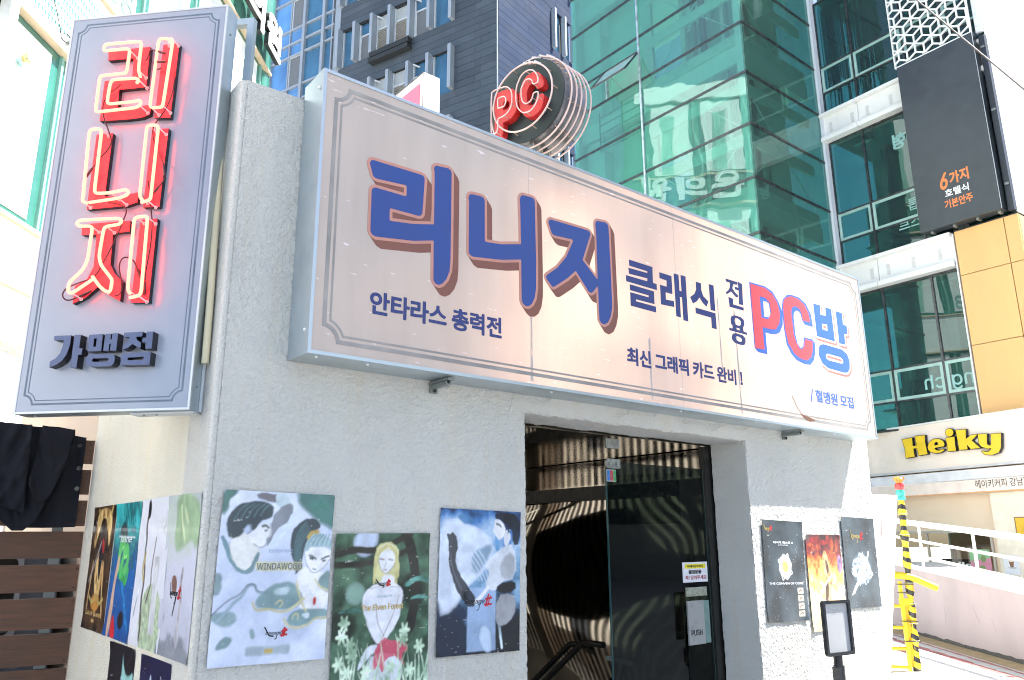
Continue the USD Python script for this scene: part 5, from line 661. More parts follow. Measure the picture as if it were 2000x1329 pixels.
# ================================================================ wing with white steel beams, black sign and orange panels
wg = thing('steel_framed_wing', 'white steel-framed wing with dark green windows and orange wall panels above the cafe', 'building', (17.423, 6.658, 0), 267.05)
def sx(s): return -s*.85
GG = glass('dark_green_window', (.18, .42, .39), 1.8, .08, 0, .6, .03, (.85, .97, .95)); WFR = pm('pale_green_casement', (.34, .52, .48), .4, .2, .1, 4)
put(wg, 'column', bx(-.02, .075, -.05, .2, 0, 22), pm('blue_white_steel', (.62, .66, .72), .45, 0, .05, 2)); put(wg, 'corner_gasket', bx(-.05, -.021, -.03, .1, 0, 22), BAR)
XS = [.09, 1.2, 2.6, 3.39]; XE = 5.0
for k, zb in enumerate((4.47, 9.57, 14.67)):
    zs = [zb, zb+.78, zb+1.7, zb+4.1]
    xe = [x for x in XS if x <= 3.4] if k < 2 else [.09, 1.2, 2.75, 3.9, 4.95]
    X_ = [sx(-x) for x in xe]
    for i in range(len(X_)-1):
        for j in range(3):
            a, b, c, d = X_[i]+.025, X_[i+1]-.025, z85(zs[j])+.02, z85(zs[j+1])-.02
            p = put(wg, 'pane', bx(a, b, .15, .16, c, d), GG)
            if j == 1: put(p, 'casement', cat_([bx(a, b, .135, .175, c, c+.07), bx(a, b, .135, .175, d-.07, d), bx(a, a+.07, .135, .175, c+.07, d-.07), bx(b-.07, b, .135, .175, c+.07, d-.07)]), WFR)
    put(wg, 'window_bar', cat_([bx(x-.025, x+.025, .12, .19, z85(zs[0]), z85(zs[3])) for x in X_]+[bx(X_[0], X_[-1], .121, .19, z85(z)-.02, z85(z)+.02) for z in zs]), BAR)
    if k:
        a, b = z85(zb-.95), z85(zb)
        for x0, x1 in ((.01, sx(-1.22)), (sx(-1.22)+.012, sx(-3.35) if k == 1 else sx(-4.9))):
            bm = put(wg, 'beam', cat_([bx(x0, x1, .03, .06, a+.1, b-.1), bx(x0, x1, -.10, .16, b-.10, b-.02), bx(x0, x1, -.10, .16, a-.02, a+.1)]), WSTL)
            put(bm, 'stain', cat_([bx(x, x+.09, .0285, .0299, a+.22, a+.5) for x in np.arange(x0+.2, x1-.2, .62)]), pm('scuffed_steel', (.58, .58, .57), .5))
put(wg, 'inner_floor', cat_([bx(.1, 4.2, .35, 3.6, z85(zb-.9), z85(zb-.15)) for zb in (4.47, 9.57, 14.67, 19.77)]), DKI)
put(wg, 'inner_wall', bx(.1, 4.2, 3.65, 3.8, 0, 20.), pm('teal_back_wall', (.20, .34, .31), .7, 0, .3, .8)); put(wg, 'inner_column', cat_([bx(x, x+.18, 1.0, 1.2, 3, 20) for x in (.75, 2.0, 2.6)]), WSTL)
put(wg, 'ceiling_light', cat_([bx(.4+.9*i, .9+.9*i, .8, .9, z85(zb)-.02-.95*.85, z85(zb)-.95*.85) for i in range(4) for zb in (9.57, 14.67, 19.77)]), WHITE)
for zb, x0 in ((4.47, .2), (4.47, 1.5), (9.57, .3), (9.57, 1.4), (14.67, 2.0)): put(wg, 'desk', cat_([bx(x0, x0+.9, 1.0, 1.6, z85(zb)+.6, z85(zb)+.65), bx(x0+.2, x0+.6, 1.2, 1.25, z85(zb)+.66, z85(zb)+1.0)]), [PALEI, DKI, WSTL][int(x0*10) % 3])
put(wg, 'roller_blind', cat_([bx(.14, 1.0, .2, .21, z85(8.0), z85(8.55)), bx(1.3, 2.2, .2, .21, z85(12.9), z85(13.65))]), PALEI)
put(wg, 'inner_partition', cat_([bx(1.3, 1.36, .4, 3.6, 4.2, 12.4), bx(.15, 2.9, 1.8, 1.9, 4.0, 5.3), bx(.2, 1.0, 1.4, 1.5, 8.6, 10.2)]), MIDI)
sty = []
for k in range(90):
    x = RNG.uniform(.12, 1.75); zt = z85(18.6); zb_ = z85(RNG.uniform(14.75, 15.9)); sty.append(bx(x, x+RNG.uniform(.006, .022), .285, .30+RNG.uniform(-.01, .05), zb_, zt))
put(wg, 'tinsel_curtain', cat_(sty), pm('iridescent_tinsel', (.05, .42, .42), .15, .8, .7, 12, color2=(.12, .30, .55), stretch=(8, 8, 1)), kind='stuff')
put(wg, 'window_blind', cat_([bx(1.78, 2.35, .20, .24, z85(16.4)+.085*k, z85(16.4)+.03+.085*k) for k in range(26)]), PALEI)
put(wg, 'reflected_lettering', flat(unary_union([line_of('62 롭', 1.85, z85(10.75), .28), line_of('62 스', 1.9, z85(10.2), .26), ]), -.30, .003), pm('pale_window_print', (.45, .70, .68), .5)) if False else None
put(wg, 'window_lettering', flat(affinity.scale(line_of('ong ch', 1.72, z85(5.35), .42, korean=False, bold=1), -1, 1), .1485, .002), pm('pale_window_print', (.24, .46, .44), .3))  # mirrored text on these wing panes is a painted reflection of sunlit signs
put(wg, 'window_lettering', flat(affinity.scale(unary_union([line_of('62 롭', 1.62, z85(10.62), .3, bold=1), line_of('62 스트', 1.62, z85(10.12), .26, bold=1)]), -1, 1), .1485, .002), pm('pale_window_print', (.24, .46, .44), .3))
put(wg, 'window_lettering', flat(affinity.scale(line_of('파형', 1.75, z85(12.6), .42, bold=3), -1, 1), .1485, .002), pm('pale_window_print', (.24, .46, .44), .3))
ORG = pm('orange_panel', (.72, .425, .165), .45, 0, .08, 1.1, rnd=.04, stretch=(1, 1, .35), detail=5, rvar=.12)
Xo = [sx(-3.42)+.006, sx(-4.66), sx(-5.0)]; Zo = [4.5, 6.39, 8.3, 9.55]
put(wg, 'panel_backing', bx(sx(-3.41), sx(-5.0)-.012, .05, .12, z85(4.3), z85(9.6)), BAR)
for i in range(2):
    for j in range(3): put(wg, 'orange_panel', bx(Xo[i]+.008, Xo[i+1]-.008, 0., .049, z85(Zo[j])+.008, z85(Zo[j+1])-.008), ORG)
for j in range(3): put(wg, 'orange_panel', bx(sx(-5.0)-.04, sx(-5.0), .06, 3.0, z85(Zo[j])+.008, z85(Zo[j+1])-.008), ORG)
put(wg, 'window_edge_trim', bx(sx(-3.39)-.012, sx(-3.39)+.012, -.03, .13, z85(4.5), z85(9.5)), WSTL)
put(wg, 'white_cladding', bx(sx(-5.0)-.03, sx(-5.0)+.005, .02, 9, z85(9.62), 24), WHITE)
put(wg, 'cladding_joint', cat_([bx(sx(-5.0)+.0055, sx(-5.0)+.007, .02, 9, z, z+.012) for z in (10.6, 13.1, 15.6)]), pm('pale_joint', (.5, .5, .5)))
put(wg, 'edge_profile', bx(sx(-4.80), sx(-4.97), -.06, .02, z85(14.86), 24), pm('translucent_white_strip', (.72, .75, .78), .3, 0, .15, 9))
put(wg, 'back_wall', bx(.08, 4.22, 3.85, 4.0, 0, 22), MIDI); put(wg, 'roof', bx(.08, 4.22, .2, 3.84, 20.6, 20.8), MIDI)
bs = thing('black_wall_sign', 'big charcoal box sign with orange and white Korean menu lettering beside the orange panels', 'sign', (17.423, 6.658, 0), 267.05)
CH = pm('charcoal_sign_panel', (.036, .044, .052), .3, 0, .2, .7, rvar=.08)
put(bs, 'panel', bx(sx(-2.73), sx(-4.80), -.30, -.02+.02, z85(9.66), z85(14.79)), CH)
put(bs, 'side_channel', bx(sx(-4.86), sx(-5.0), -.12, .01, z85(9.62), z85(14.7)), pm('black_channel', (.02, .025, .035), .4)); put(bs, 'seam', bx(sx(-4.80)-.006, sx(-4.80)+.003, -.303, -.29, z85(9.66), z85(14.79)), ALUW)
[put(bs, 'fixing', m_, STEEL) for m_ in [bx(sx(-4.88), sx(-4.98), -.14, -.121, z, z+.05) for z in (9.0, 10.8, 12.4)]+[bx(x, x+.06, -.2, -.06, z85(9.66)-.05, z85(9.66)) for x in (2.5, 3.0, 3.5, 3.95)]]
ORT = pm('orange_sign_print', (.80, .22, .06), .5); 
sl = math.tan(math.radians(0))
put(bs, 'lettering', flat(fit('6', 2.90, 3.08, 9.30, 9.70, korean=False, bold=3, sx=10), -.30, .002), ORT); put(bs, 'lettering', flat(fit('가지', 3.12, 3.54, 9.36, 9.66, bold=3), -.30, .002), ORT)
put(bs, 'lettering', flat(fit('호텔식', 2.98, 3.50, 9.09, 9.28, bold=2), -.30, .002), WHITE); put(bs, 'lettering', flat(fit('기본안주', 2.94, 3.55, 8.82, 9.03, bold=2), -.30, .002), ORT)
# white cube-pattern lattice
lt = thing('white_lattice_screen', 'white openwork screen of cube-shaped cells above the charcoal sign', 'lattice', (17.423, 6.658, 0), 267.05)
a = .235; bars = set()
def nd(p): return (round(p[0], 3), round(p[1], 3))
for r in range(-2, 26):
    for c in range(-2, 8):
        cx = 2.2+c*a*math.sqrt(3)+(r % 2)*a*math.sqrt(3)/2; cz = z85(14.6)+r*a*1.5
        V = [(cx+a*math.cos(math.radians(30+60*i)), cz+a*math.sin(math.radians(30+60*i))) for i in range(6)]
        for i in range(6): bars.add(tuple(sorted((nd(V[i]), nd(V[(i+1) % 6])))))
        for i in (1, 3, 5): bars.add(tuple(sorted((nd((cx, cz)), nd(V[i])))))
win = sbox(sx(-2.70), z85(14.86), sx(-4.75), 20.2); lat = unary_union([LineString(b).buffer(.019, cap_style=2) for b in bars]).intersection(win)
put(lt, 'lattice', flat(lat, -.27, .03), WSTL); put(lt, 'lattice_frame', cat_([bx(sx(-2.70)-.03, sx(-2.70), -.29, -.22, z85(14.8), 20.2), bx(sx(-4.75), sx(-4.75)+.03, -.29, -.22, z85(14.8), 20.2), bx(sx(-2.70), sx(-4.75), -.29, -.22, z85(14.8), z85(14.8)+.03)]), WSTL)
# ================================================================ cafe under the wing
cf = thing('corner_cafe', 'beige cafe front with white fascia and awning edge under the orange panels', 'shopfront', (17.312-.10, 4.507+.03, 0), 256)
PEACH = pm('peach_fascia', (.84, .77, .70), .5, 0, .03, .7, color2=(.84, .72, .62)); 
put(cf, 'fascia', bx(-2.6, 4.2, -.0, .25, 3.05, 4.06), PEACH); put(cf, 'fascia_top', bx(-2.6, 4.2, -.03, .26, 4.061, 4.10), WHITE); put(cf, 'fascia_lip', bx(-2.6, 4.2, -.05, .25, 3.005, 3.049), pm('grey_lip', (.55, .56, .58), .4)); put(cf, 'shadow_gap', bx(-2.6, 4.2, .0, .25, 2.975, 3.004), pm('brown_gap', (.13, .09, .04), .7))
put(cf, 'lower_band', bx(-2.6, 4.2, -.02, .25, 2.765, 2.974), pm('grey_white_band', (.74, .75, .78), .5)); put(cf, 'awning_edge', bx(-2.6, 4.2, -.07, .02, 2.50, 2.75), pm('pinkish_awning', (.86, .74, .66), .6)); put(cf, 'awning_hem', bx(-2.6, 4.2, -.075, -.02, 2.475, 2.499), pm('orange_hem', (.74, .40, .18), .6))
put(cf, 'lettering', flat(fit('헤이키커피 강남점', .57, 1.72, 2.565, 2.735, bold=1), -.07, .002), pm('brown_print', (.12, .09, .07), .6))
WALLC = pm('beige_cafe_wall', (.80, .63, .46), .75, 0, .04, .9, color2=(.82, .68, .52))
put(cf, 'wall', flat(sbox(-2.6, 0, 4.2, 2.5).difference(sbox(-1.9, .5, .62, 1.68)), .14, .1, 1), WALLC); put(cf, 'wall_return', bx(.78, 4.2, .04, .139, 0, 2.47), pm('pale_cream_wall', (.86, .78, .64), .75))
wd = put(cf, 'window_frame', cat_([bx(-1.93, .65, .10, .16, 1.66, 1.71), bx(.60, .65, .10, .16, .45, 1.66), bx(-1.93, .65, .10, .16, .45, .5), bx(-.9, -.87, .10, .16, .5, 1.66)]), pm('cafe_frame', (.55, .50, .44), .4, .2))
put(wd, 'pane', bx(-1.9, .60, .125, .135, .5, 1.66), glass('cafe_window', (.75, .72, .66), 1.5, .03))
put(cf, 'interior', cat_([bx(-2, .9, 2.4, 2.5, 0, 2.4), bx(-2, .9, .25, 2.4, .3, .4)]), pm('brown_cafe_interior', (.16, .11, .07), .7, 0, .3, 2)); put(cf, 'counter', bx(-.6, .4, 1.1, 1.5, .4, 1.02), pm('cream_counter', (.55, .5, .42), .6)); put(cf, 'counter_front', bx(-1.4, -.61, 1.2, 1.5, .4, 1.08), DARK)
put(cf, 'shelf', cat_([bx(-1.3, -1.1, 1.6, 1.8, .4, 1.3), bx(-.45, -.28, 1.3, 1.5, 1.0, 1.36), bx(-.1, .12, 1.3, 1.5, 1.0, 1.32), bx(.2, .32, 1.3, 1.4, 1.0, 1.22)]), pm('tan_shelf', (.42, .34, .25), .6)); put(cf, 'interior_lamp', cat_([rod((-.1, 1.8, 1.62), (.55, 1.0, 1.50), .02, 6)]), pm('amber_pendant', (.75, .38, .06), .5))
put(cf, 'window_lettering', flat(fit('Heiky', -.62, .22, .86, 1.06, korean=False, bold=4), .12, .002), WHITE)
hk = thing('heiky_sign', 'yellow Heiky letters with black sides mounted on the cafe fascia', 'sign', (17.312-.10, 4.507+.03, 0), 256)
YEL = pm('yellow_letter_face', (.80, .55, .03), .4, 0, .05, 4)
for ch in 'Heiky':
    gq = P_(T['hk'][ch])
    if ch == 'e': gq = gq.difference(P_(T['hk']['h']))
    if ch == 'i': gq = gq.union(P_(T['hk']['d']))
    q = put(hk, 'letter', flat(gq.buffer(.012), -.03, .07), RSIDE); put(q, 'letter_face', flat(gq, -.1005, .003), YEL)
put(hk, 'raceway', bx(-1.2, 1.25, -.029, -.001, 3.52, 3.6), WHITE)
HKL = (17.312-.10, 4.507+.03, 0)
p1 = thing('cafe_poster', 'green and pink drinks poster on the cafe window behind the railing', 'poster', HKL, 256)
put(p1, 'sheet', bx(.10, .56, .09, .096, .78, 1.32), pm('pink_poster', (.72, .30, .40), .5)); put(p1, 'green_field', flat(Polygon([(.10, 1.08), (.56, 1.15), (.56, 1.32), (.10, 1.32)]), .09, .001), pm('mint_poster', (.30, .56, .30), .5))
put(p1, 'drink_cup', flat(unary_union([El(.22, 1.08, .055, .06), El(.40, 1.13, .06, .07), El(.36, .93, .07, .07)]), .089, .001), pm('matcha_green', (.25, .36, .14), .5)); put(p1, 'foam', flat(unary_union([El(.22, 1.06, .04, .02), El(.36, .90, .05, .03)]), .088, .001), WHITE)
p2 = thing('cafe_poster', 'white coffee cup poster on the pale cafe wall right of the window', 'poster', HKL, 256)
put(p2, 'sheet', bx(.86, 1.18, .03, .036, .83, 1.21), PWHT); put(p2, 'drink_cup', flat(Polygon([(.97, 1.10), (1.08, 1.10), (1.055, .97), (.995, .97)]), .03, .001), pm('coffee_brown', (.25, .13, .07), .5)); put(p2, 'foam', flat(El(1.025, 1.105, .055, .028), .029, .001), pm('cream_foam', (.8, .7, .6), .5)); put(p2, 'saucer', flat(El(1.03, .965, .09, .015), .0295, .001), pm('grey_saucer', (.5, .5, .52), .5))
p3 = thing('orange_board', 'orange board on the pale cafe wall at the right edge of the photo', 'board', HKL, 256)
put(p3, 'panel', bx(1.25, 1.9, .015, .035, 1.56, 1.94), pm('amber_board', (.80, .48, .04), .5)); put(p3, 'panel_rim', cat_([bx(1.235, 1.25, .01, .035, 1.545, 1.955), bx(1.25, 1.9, .01, .035, 1.94, 1.955), bx(1.25, 1.9, .01, .035, 1.545, 1.56)]), pm('brown_rim', (.2, .12, .05)))
# ---------------------------------------------------------------- ramp wall and railing
rp = thing('ramp_wall', 'low pink-grey ramp wall in front of the cafe carrying a white railing', 'ramp', (12.597, 3.481, 0), -134.07)
# local x runs to the right in the photo, outward (towards the street) is -y
def rtop(x): return 1.055-.058*x
X0, X1 = -3.2, 5.2
put(rp, 'wall', flat(Polygon([(X0, 0), (X1, 0), (X1, rtop(X1)), (X0, rtop(X0))]), 0, .16, 1), pm('pink_grey_render', (.47, .40, .405), .8, 0, .14, 1.6, .25, 60, .002, stretch=(1, 1, .5), detail=6))
put(rp, 'coping', flat(Polygon([(X0, rtop(X0)), (X1, rtop(X1)), (X1, rtop(X1)+.03), (X0, rtop(X0)+.03)]), -.02, .20, 1), WHITE); put(rp, 'dirty_base', flat(Polygon([(X0, 0)]+[(x, .02+.07*float(meshkit.fbm(np.array([[x*3.1, .5, .5]]), 4, 5)[0])) for x in np.arange(X0, X1, .04)]+[(X1, 0)]), -.001, .003, -1), pm('black_grime', (.10, .095, .09), .9, 0, .5, 30))
put(rp, 'ramp_floor', flat(Polygon([(X0, 0), (X1, 0), (X1, rtop(X1)-.15), (X0, rtop(X0)-.15)]), .16, 1.5, 1), PAVE)
put(rp, 'scratch', cat_([flat(LineString(l).buffer(.003), -.0005, .001) for l in ([(.9, .55), (1.0, .54), (.95, .2)], [(1.9, .62), (2.05, .4)], [(.4, .3), (.32, .22)], [(2.4, .5), (2.5, .3)])]), pm('scratch_grey', (.36, .3, .3)))
rl = thing('white_railing', 'white tubular railing of four rails along the top of the pink ramp wall', 'railing', (12.597, 3.481, 0), -134.07)
for dz_, r in ((.78, .045), (.50, .022), (.25, .022)): put(rl, 'rail', rod((X0, .08, rtop(X0)+dz_+.02), (X1, .08, rtop(X1)+dz_-.12), r, 12), WHITE, smooth=40)
for x in (-1.6, .22, 2.05, 3.9): put(rl, 'post', rod((x, .08, rtop(x)), (x, .08, rtop(x)+.72), .022, 10), WHITE, smooth=40)
put(None, 'ochre_strip', hflat(Polygon([(12.597+.72*a-.695*b*0, 0) for a, b in ()]) if False else affinity.translate(affinity.rotate(sbox(X0, -.34, X1, 0.0), -134.07, origin=(0, 0)), 12.597, 3.481).buffer(0), .004, .004), OCHRE, kind='structure') if False else None
def ramp_sheet(name, g, z, mat): return put(None, name, hflat(affinity.translate(affinity.rotate(g, -134.07, origin=(0, 0)), 12.597, 3.481), z, .002), mat, kind='structure')
ramp_sheet('gutter_strip', sbox(X0, -.30, X1, -.006), .004, OCHRE)
ramp_sheet('road_marking', unary_union([Polygon(jag(sbox(X0, -.66, X1, -.56).exterior, .035, .1, 4)).buffer(0), Polygon(jag(sbox(X0, -.40, X1, -.36).exterior, .02, .1, 9)).buffer(0)]), .0045, REDP)
ramp_sheet('road_marking', unary_union([Polygon(jag(Polygon([(.9, -1.28), (1.5, -1.18), (3.2, -1.95), (4.6, -2.6), (4.2, -2.8), (2.0, -1.8)]).exterior, .04, .08, 6)).buffer(0), Polygon(jag(Polygon([(1.55, -.95), (1.9, -.9), (2.15, -1.05), (1.7, -1.1)]).exterior, .03, .08, 7)).buffer(0)]), .0048, REDP)
ramp_sheet('street_slab', sbox(-2, -9, 9, -.67), .0022, pm('pale_street_slab', (.68, .665, .64), .8, 0, .08, 2, .2, 50, .003))
# ---------------------------------------------------------------- striped pole and yellow barrier
pl = thing('striped_pole', 'pole wound with black and yellow tape and topped by a red tassel', 'pole', (8.96, 1.915, 0), 0)
prof = np.linspace(0, 2.06, 120); lean = lambda z: np.array([.045*(z/2.06), -.045*(z/2.06)])
rad = .043+.008*np.sin(prof*2*np.pi/.30)+.003*np.sin(prof*37)
strip_ = {'t': ('texture_coordinate', {}), 's': ('separate_xyz', {}), 'a': ('math', dict(math_type='arctan2')), 'k': ('math', dict(math_type='multiply_add', value2=1/6.28318)), 'zz': ('math', dict(math_type='multiply', value2=1/.13)), 'f': ('math', dict(math_type='fraction')), 'n': ('noise_texture', dict(scale=26, detail=3)), 'nn': ('math', dict(math_type='multiply_add', value2=.22)), 'r': ('rgb_ramp', dict(ramp=[(0, (.72, .50, .02)), (.54, (.72, .50, .02)), (.55, (.022, .022, .022)), (1, (.03, .03, .03))], interpolate=False)), 'b': ('bump', dict(strength=.6, distance=.012)), 'p': ('principled_bsdf', dict(roughness=.25, coat_weight=.3))}
TAPE = usdkit.material(stage, '/World/Looks/hazard_tape', strip_, [('t.object', 's.vector'), ('s.y', 'a.value1'), ('s.x', 'a.value2'), ('a.value', 'k.value1'), ('s.z', 'zz.value1'), ('n.fac', 'nn.value1'), ('zz.value', 'nn.value3'), ('nn.value', 'k.value3'), ('k.value', 'f.value1'), ('f.value', 'r.fac'), ('t.object', 'n.vector'), ('n.fac', 'b.height'), ('b.normal', 'p.normal'), ('r.color', 'p.base_color')], surface='p.BSDF')
put(pl, 'shaft', tube(np.c_[np.array([lean(z) for z in prof]), prof], rad, 20), TAPE, smooth=60)
e = lean(2.06)
tw = np.linspace(2.02, 2.15, 14); put(pl, 'teal_wrap', tube(np.c_[np.tile(e, (14, 1)), tw], .05+.006*np.sin(tw*90), 12), pm('teal_tape', (.06, .46, .38), .3, 0, .3, 20), smooth=60)
ball = trimesh.creation.icosphere(3, .058); ball.vertices *= 1+.12*(meshkit.noise(ball.vertices*40, 2)[:, None]-.5); put(pl, 'red_bag', ball.apply_translation([*e, 2.19]), pm('red_plastic_bag', (.62, .05, .05), .25, 0, .3, 25, coat=.4), smooth=60)
tf = []
for k in range(9):
    t = k*.7; tf.append(tube([(e[0]+.02*math.cos(t), e[1]+.02*math.sin(t), 2.23), (e[0]+.04*math.cos(t), e[1]+.04*math.sin(t), 2.27), (e[0]+.06*math.cos(t), e[1]+.06*math.sin(t), 2.29+.01*(k % 3))], [.016, .012, .016], 6))
put(pl, 'tassel', cat_(tf), pm('red_yellow_tassel', (.65, .12, .06), .4, 0, .5, 40, color2=(.7, .35, .05)), smooth=60)
put(pl, 'cable_tie', cat_([trimesh.creation.torus(.055, .004, 16, 6).apply_translation([*lean(z), z]) for z in (.35, .55, .78, 1.02, 1.6, 1.85)]), pm('pale_tie', (.5, .55, .4)))
br_ = thing('yellow_barrier', 'yellow tubular barrier with a bent top bar tied to the striped pole', 'barrier', (8.90, 1.95, 0), -41)
YP = pm('yellow_paint', (.78, .55, .01), .4, 0, .06, 6, coat=.2)
put(br_, 'top_bar', tube(roundpath([(-1.6, 0, 1.12), (.02, 0, 1.11), (.14, -.02, 1.08), (.40, -.06, .96)], .06), .042, 14), YP, smooth=40)
for x in (-.02, .075): put(br_, 'post', bx(x-.018, x+.018, -.02, .016, 0, 1.04 if x < 0 else .88), YP)
put(br_, 'post_cap', bx(-.045, .10, -.03, .026, .76, .84), YP); put(br_, 'inner_plate', bx(-.003, .057, -.005, .005, .05, .76), pm('orange_yellow_paint', (.72, .40, .01), .5))
for z in (.75, .50, .26, .05): put(br_, 'cross_bar', rod((-1.6, 0, z+.04), (-.04, 0, z), .02, 10), YP, smooth=40)
put(br_, 'strap', cat_([bx(-.05, .13, -.045, .04, z, z+.008) for z in (.34, .57, .90, 1.0)]), pm('dark_strap', (.08, .07, .04)))
top('overhead_cable', tube(chaikin([(2.0, -1.5, 3.2), (4.2, -2.0, 4.42), (6.007, -1.013, 5.284), (7.581, .285, 7.729), (9.4, 1.8, 10.6)], 1)[2:], .008, 8), pm('brown_grey_cable', (.10, .075, .065), .5), 'brown overhead cable slanting across the white lattice at the upper right', 'cable', smooth=40) if False else None
ob = np.array([7.581, .285, 7.729]); od = np.array([6.007, -1.013, 5.284])-ob
top('overhead_cable', tube([ob-od*1.2, ob, ob+od, ob+od*1.5], .0075, 8), pm('brown_grey_cable', (.10, .075, .065), .5), 'brown overhead cable slanting across the white lattice at the upper right', 'cable', smooth=40)
# ================================================================ slate tower
tw_ = thing('slate_tower', 'dark slate-clad tower with finned windows and a blue glass bay behind the long signboard', 'building', (16.634, 19.843, 0), -71.5)
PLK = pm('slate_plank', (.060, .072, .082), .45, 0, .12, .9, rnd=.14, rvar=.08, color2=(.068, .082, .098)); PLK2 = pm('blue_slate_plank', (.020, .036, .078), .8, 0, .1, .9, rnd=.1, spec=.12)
FIN = pm('pale_grey_fin', (.34, .38, .42), .45, .2, .06, 2); BGL = pm('blue_window_glass', (.035, .12, .20), .06, 0, .35, .5, spec=.9, coat=1.0); BGL2 = pm('bright_blue_glass', (.06, .16, .36), .05, 0, .4, .35, spec=.9, coat=1.0, color2=(.10, .26, .5)); SOF = pm('dark_soffit', (.025, .028, .03), .7); BLD = pm('grey_blind', (.16, .17, .18), .7); WFT = pm('white_tower_frame', (.56, .60, .62), .5)
FX = [-9.23, -8.13, -7.01, -5.89, -4.70, -3.55, -2.33]; WR = [z76(z) for z in (21.9, 26.45, 30.98, 35.55, 40.1)]; WH = 2.07; PT = .3515; zbase = z76(30.98)-PT*22
def rotz(m, d): return m.apply_transform(trimesh.transformations.rotation_matrix(math.radians(d), [0, 0, 1]))
put(tw_, 'wall', cat_([bx(-9.3, -.05, .14, .4, 0, 34), rotz(bx(.15, 5.8, .14, .4, 0, 34), 85)]), SOF)
for r in range(0, 46):
    a, b = zbase+r*PT+.008, zbase+(r+1)*PT-.008
    if b < 16.2: continue
    inw = any(w-.05 < (a+b)/2 < w+WH for w in WR)
    J = [-2.25, -1.15+.3*(r % 2), -.02] if inw else [-9.3, -7.4+.5*(r % 3), -5.1+.4*(r % 2), -2.9+.35*(r % 3), -1.15+.3*(r % 2), -.02]
    o = RNG.uniform(0, .006)
    for i in range(len(J)-1): put(tw_, 'plank', bx(J[i]+.004, J[i+1]-.004, -.02-o, .10, a, b), PLK)
    J = [.02, 1.9+.4*(r % 3), 4.05] if any(w-.05 < (a+b)/2 < w+WH for w in WR) else [.02, 2.2+.4*(r % 3), 5.8]
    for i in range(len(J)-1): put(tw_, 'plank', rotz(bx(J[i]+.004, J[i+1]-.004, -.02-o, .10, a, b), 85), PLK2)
put(tw_, 'corner_trim', bx(-.03, .012, -.03, .02, 0, 34), FIN)
for wi, w in enumerate(WR):
    for i in range(6):
        x0, x1 = FX[i]+.09, FX[i+1]-.09; kind = i if wi % 2 == 0 else (i+1) % 6
        put(tw_, 'window_soffit', bx(FX[i], FX[i+1], -.0, .139, w+WH-.05, w+WH), SOF)
        if i in (2, 3):
            lv = put(tw_, 'louvre_panel', cat_([bx(x0+.05, x1-.03, .04, .12, w+.03+.085*k, w+.065+.085*k) for k in range(14)]), pm('beige_louvre', (.34, .32, .28), .5)); put(lv, 'louvre_frame', cat_([bx(x0, x0+.06, .02, .13, w, w+WH-.05), bx(x0, x1, .02, .13, w+1.25, w+1.33)]), WFT); put(lv, 'transom_panel', bx(x0+.06, x1, .10, .13, w+1.34, w+WH-.05), pm('pale_upper_panel', (.42, .45, .44), .5))
        else:
            pn = put(tw_, 'pane', bx(x0+.07, x1, .10, .135, w, w+WH-.05), BGL); put(pn, 'window_frame', cat_([bx(x0, x0+.065, .03, .139, w, w+WH-.05)]+([bx(x0+.066, x1, .05, .139, w+1.3, w+1.38), bx(x0+.066, x0+.12, .05, .139, w, w+1.3)] if i in (1, 4) else [])), WFT)
            if i in (1, 4): put(pn, 'blind', bx(x0+.125, x1, .07, .099, w, w+1.29), BLD)
    for f in FX: put(tw_, 'fin', bx(f-.085, f+.085, -.32, .02, w-.03, w+WH+.02), FIN)
    if wi % 2 == 0: put(tw_, 'ledge', cat_([bx(-7.05, -4.68, -.30, -.03, w-.30, w-.06), bx(-7.05, -4.68, -.36, -.03, w-.62, w-.40)]), SOF)
    for f in (4.15, 5.0, 5.75): put(tw_, 'fin', rotz(bx(f-.06, f+.06, -.22, .02, w-.03, w+WH), 85), FIN)
    for f in (4.22, 5.07): put(tw_, 'pane', rotz(bx(f, f+.66, .09, .13, w, w+WH), 85), BGL)
    for f in (-7.0, -4.7): put(tw_, 'exhaust_hood', rod((f+.18, -.1, w+WH-.12), (f+.42, .12, w+WH-.22), .05, 8), ALUW)
VX = [-14.3, -12.92, -11.86, -10.45, -9.85]; ZB2 = sorted([z76(33.55)+3.45*k+d for k in range(-4, 3) for d in (0, .76, 1.6)])
for i in range(len(VX)-1):
    for j in range(len(ZB2)-1):
        a, b = ZB2[j]+.03, ZB2[j+1]-.03
        if b < 15: continue
        pn = put(tw_, 'pane', bx(VX[i]+.04, VX[i+1]-.04, -.0, .03, a, b), BGL2 if i in (0, 1) else BGL)
        if i == 1 and j % 3 == 2: put(pn, 'casement', cat_([bx(VX[i]+.04, VX[i+1]-.04, -.04, -.001, a, a+.06), bx(VX[i]+.04, VX[i+1]-.04, -.04, -.001, b-.06, b), bx(VX[i]+.04, VX[i]+.10, -.04, -.001, a+.06, b-.06)]), WFT); put(pn, 'blind', bx(VX[i]+.12, VX[i+1]-.05, -.012, -.001, a+.07, b-.07), BLD)
for i, x in enumerate(VX): put(tw_, 'mullion', bx(x-(.09 if i in (0, 2, 3) else .035), x+(.09 if i in (0, 2, 3) else .035), -.16 if i in (0, 2, 3) else -.09, .05, 0, 34), FIN)
put(tw_, 'glazing_rail', cat_([bx(-15, -9.72, -.10, .049, z-.055, z+.055) for z in ZB2]), FIN, kind='stuff')
put(tw_, 'bay_wall', bx(-15, -9.31, .06, .4, 0, 34), SOF); put(tw_, 'bay_return', bx(-9.71, -9.31, -.05, .059, 0, 34), FIN)
put(tw_, 'louvre_panel', cat_([bx(-15.6, -14.75, -.02, .1, 14+.13*k, 14.07+.13*k) for k in range(120)]), pm('beige_louvre', (.34, .32, .28), .5))
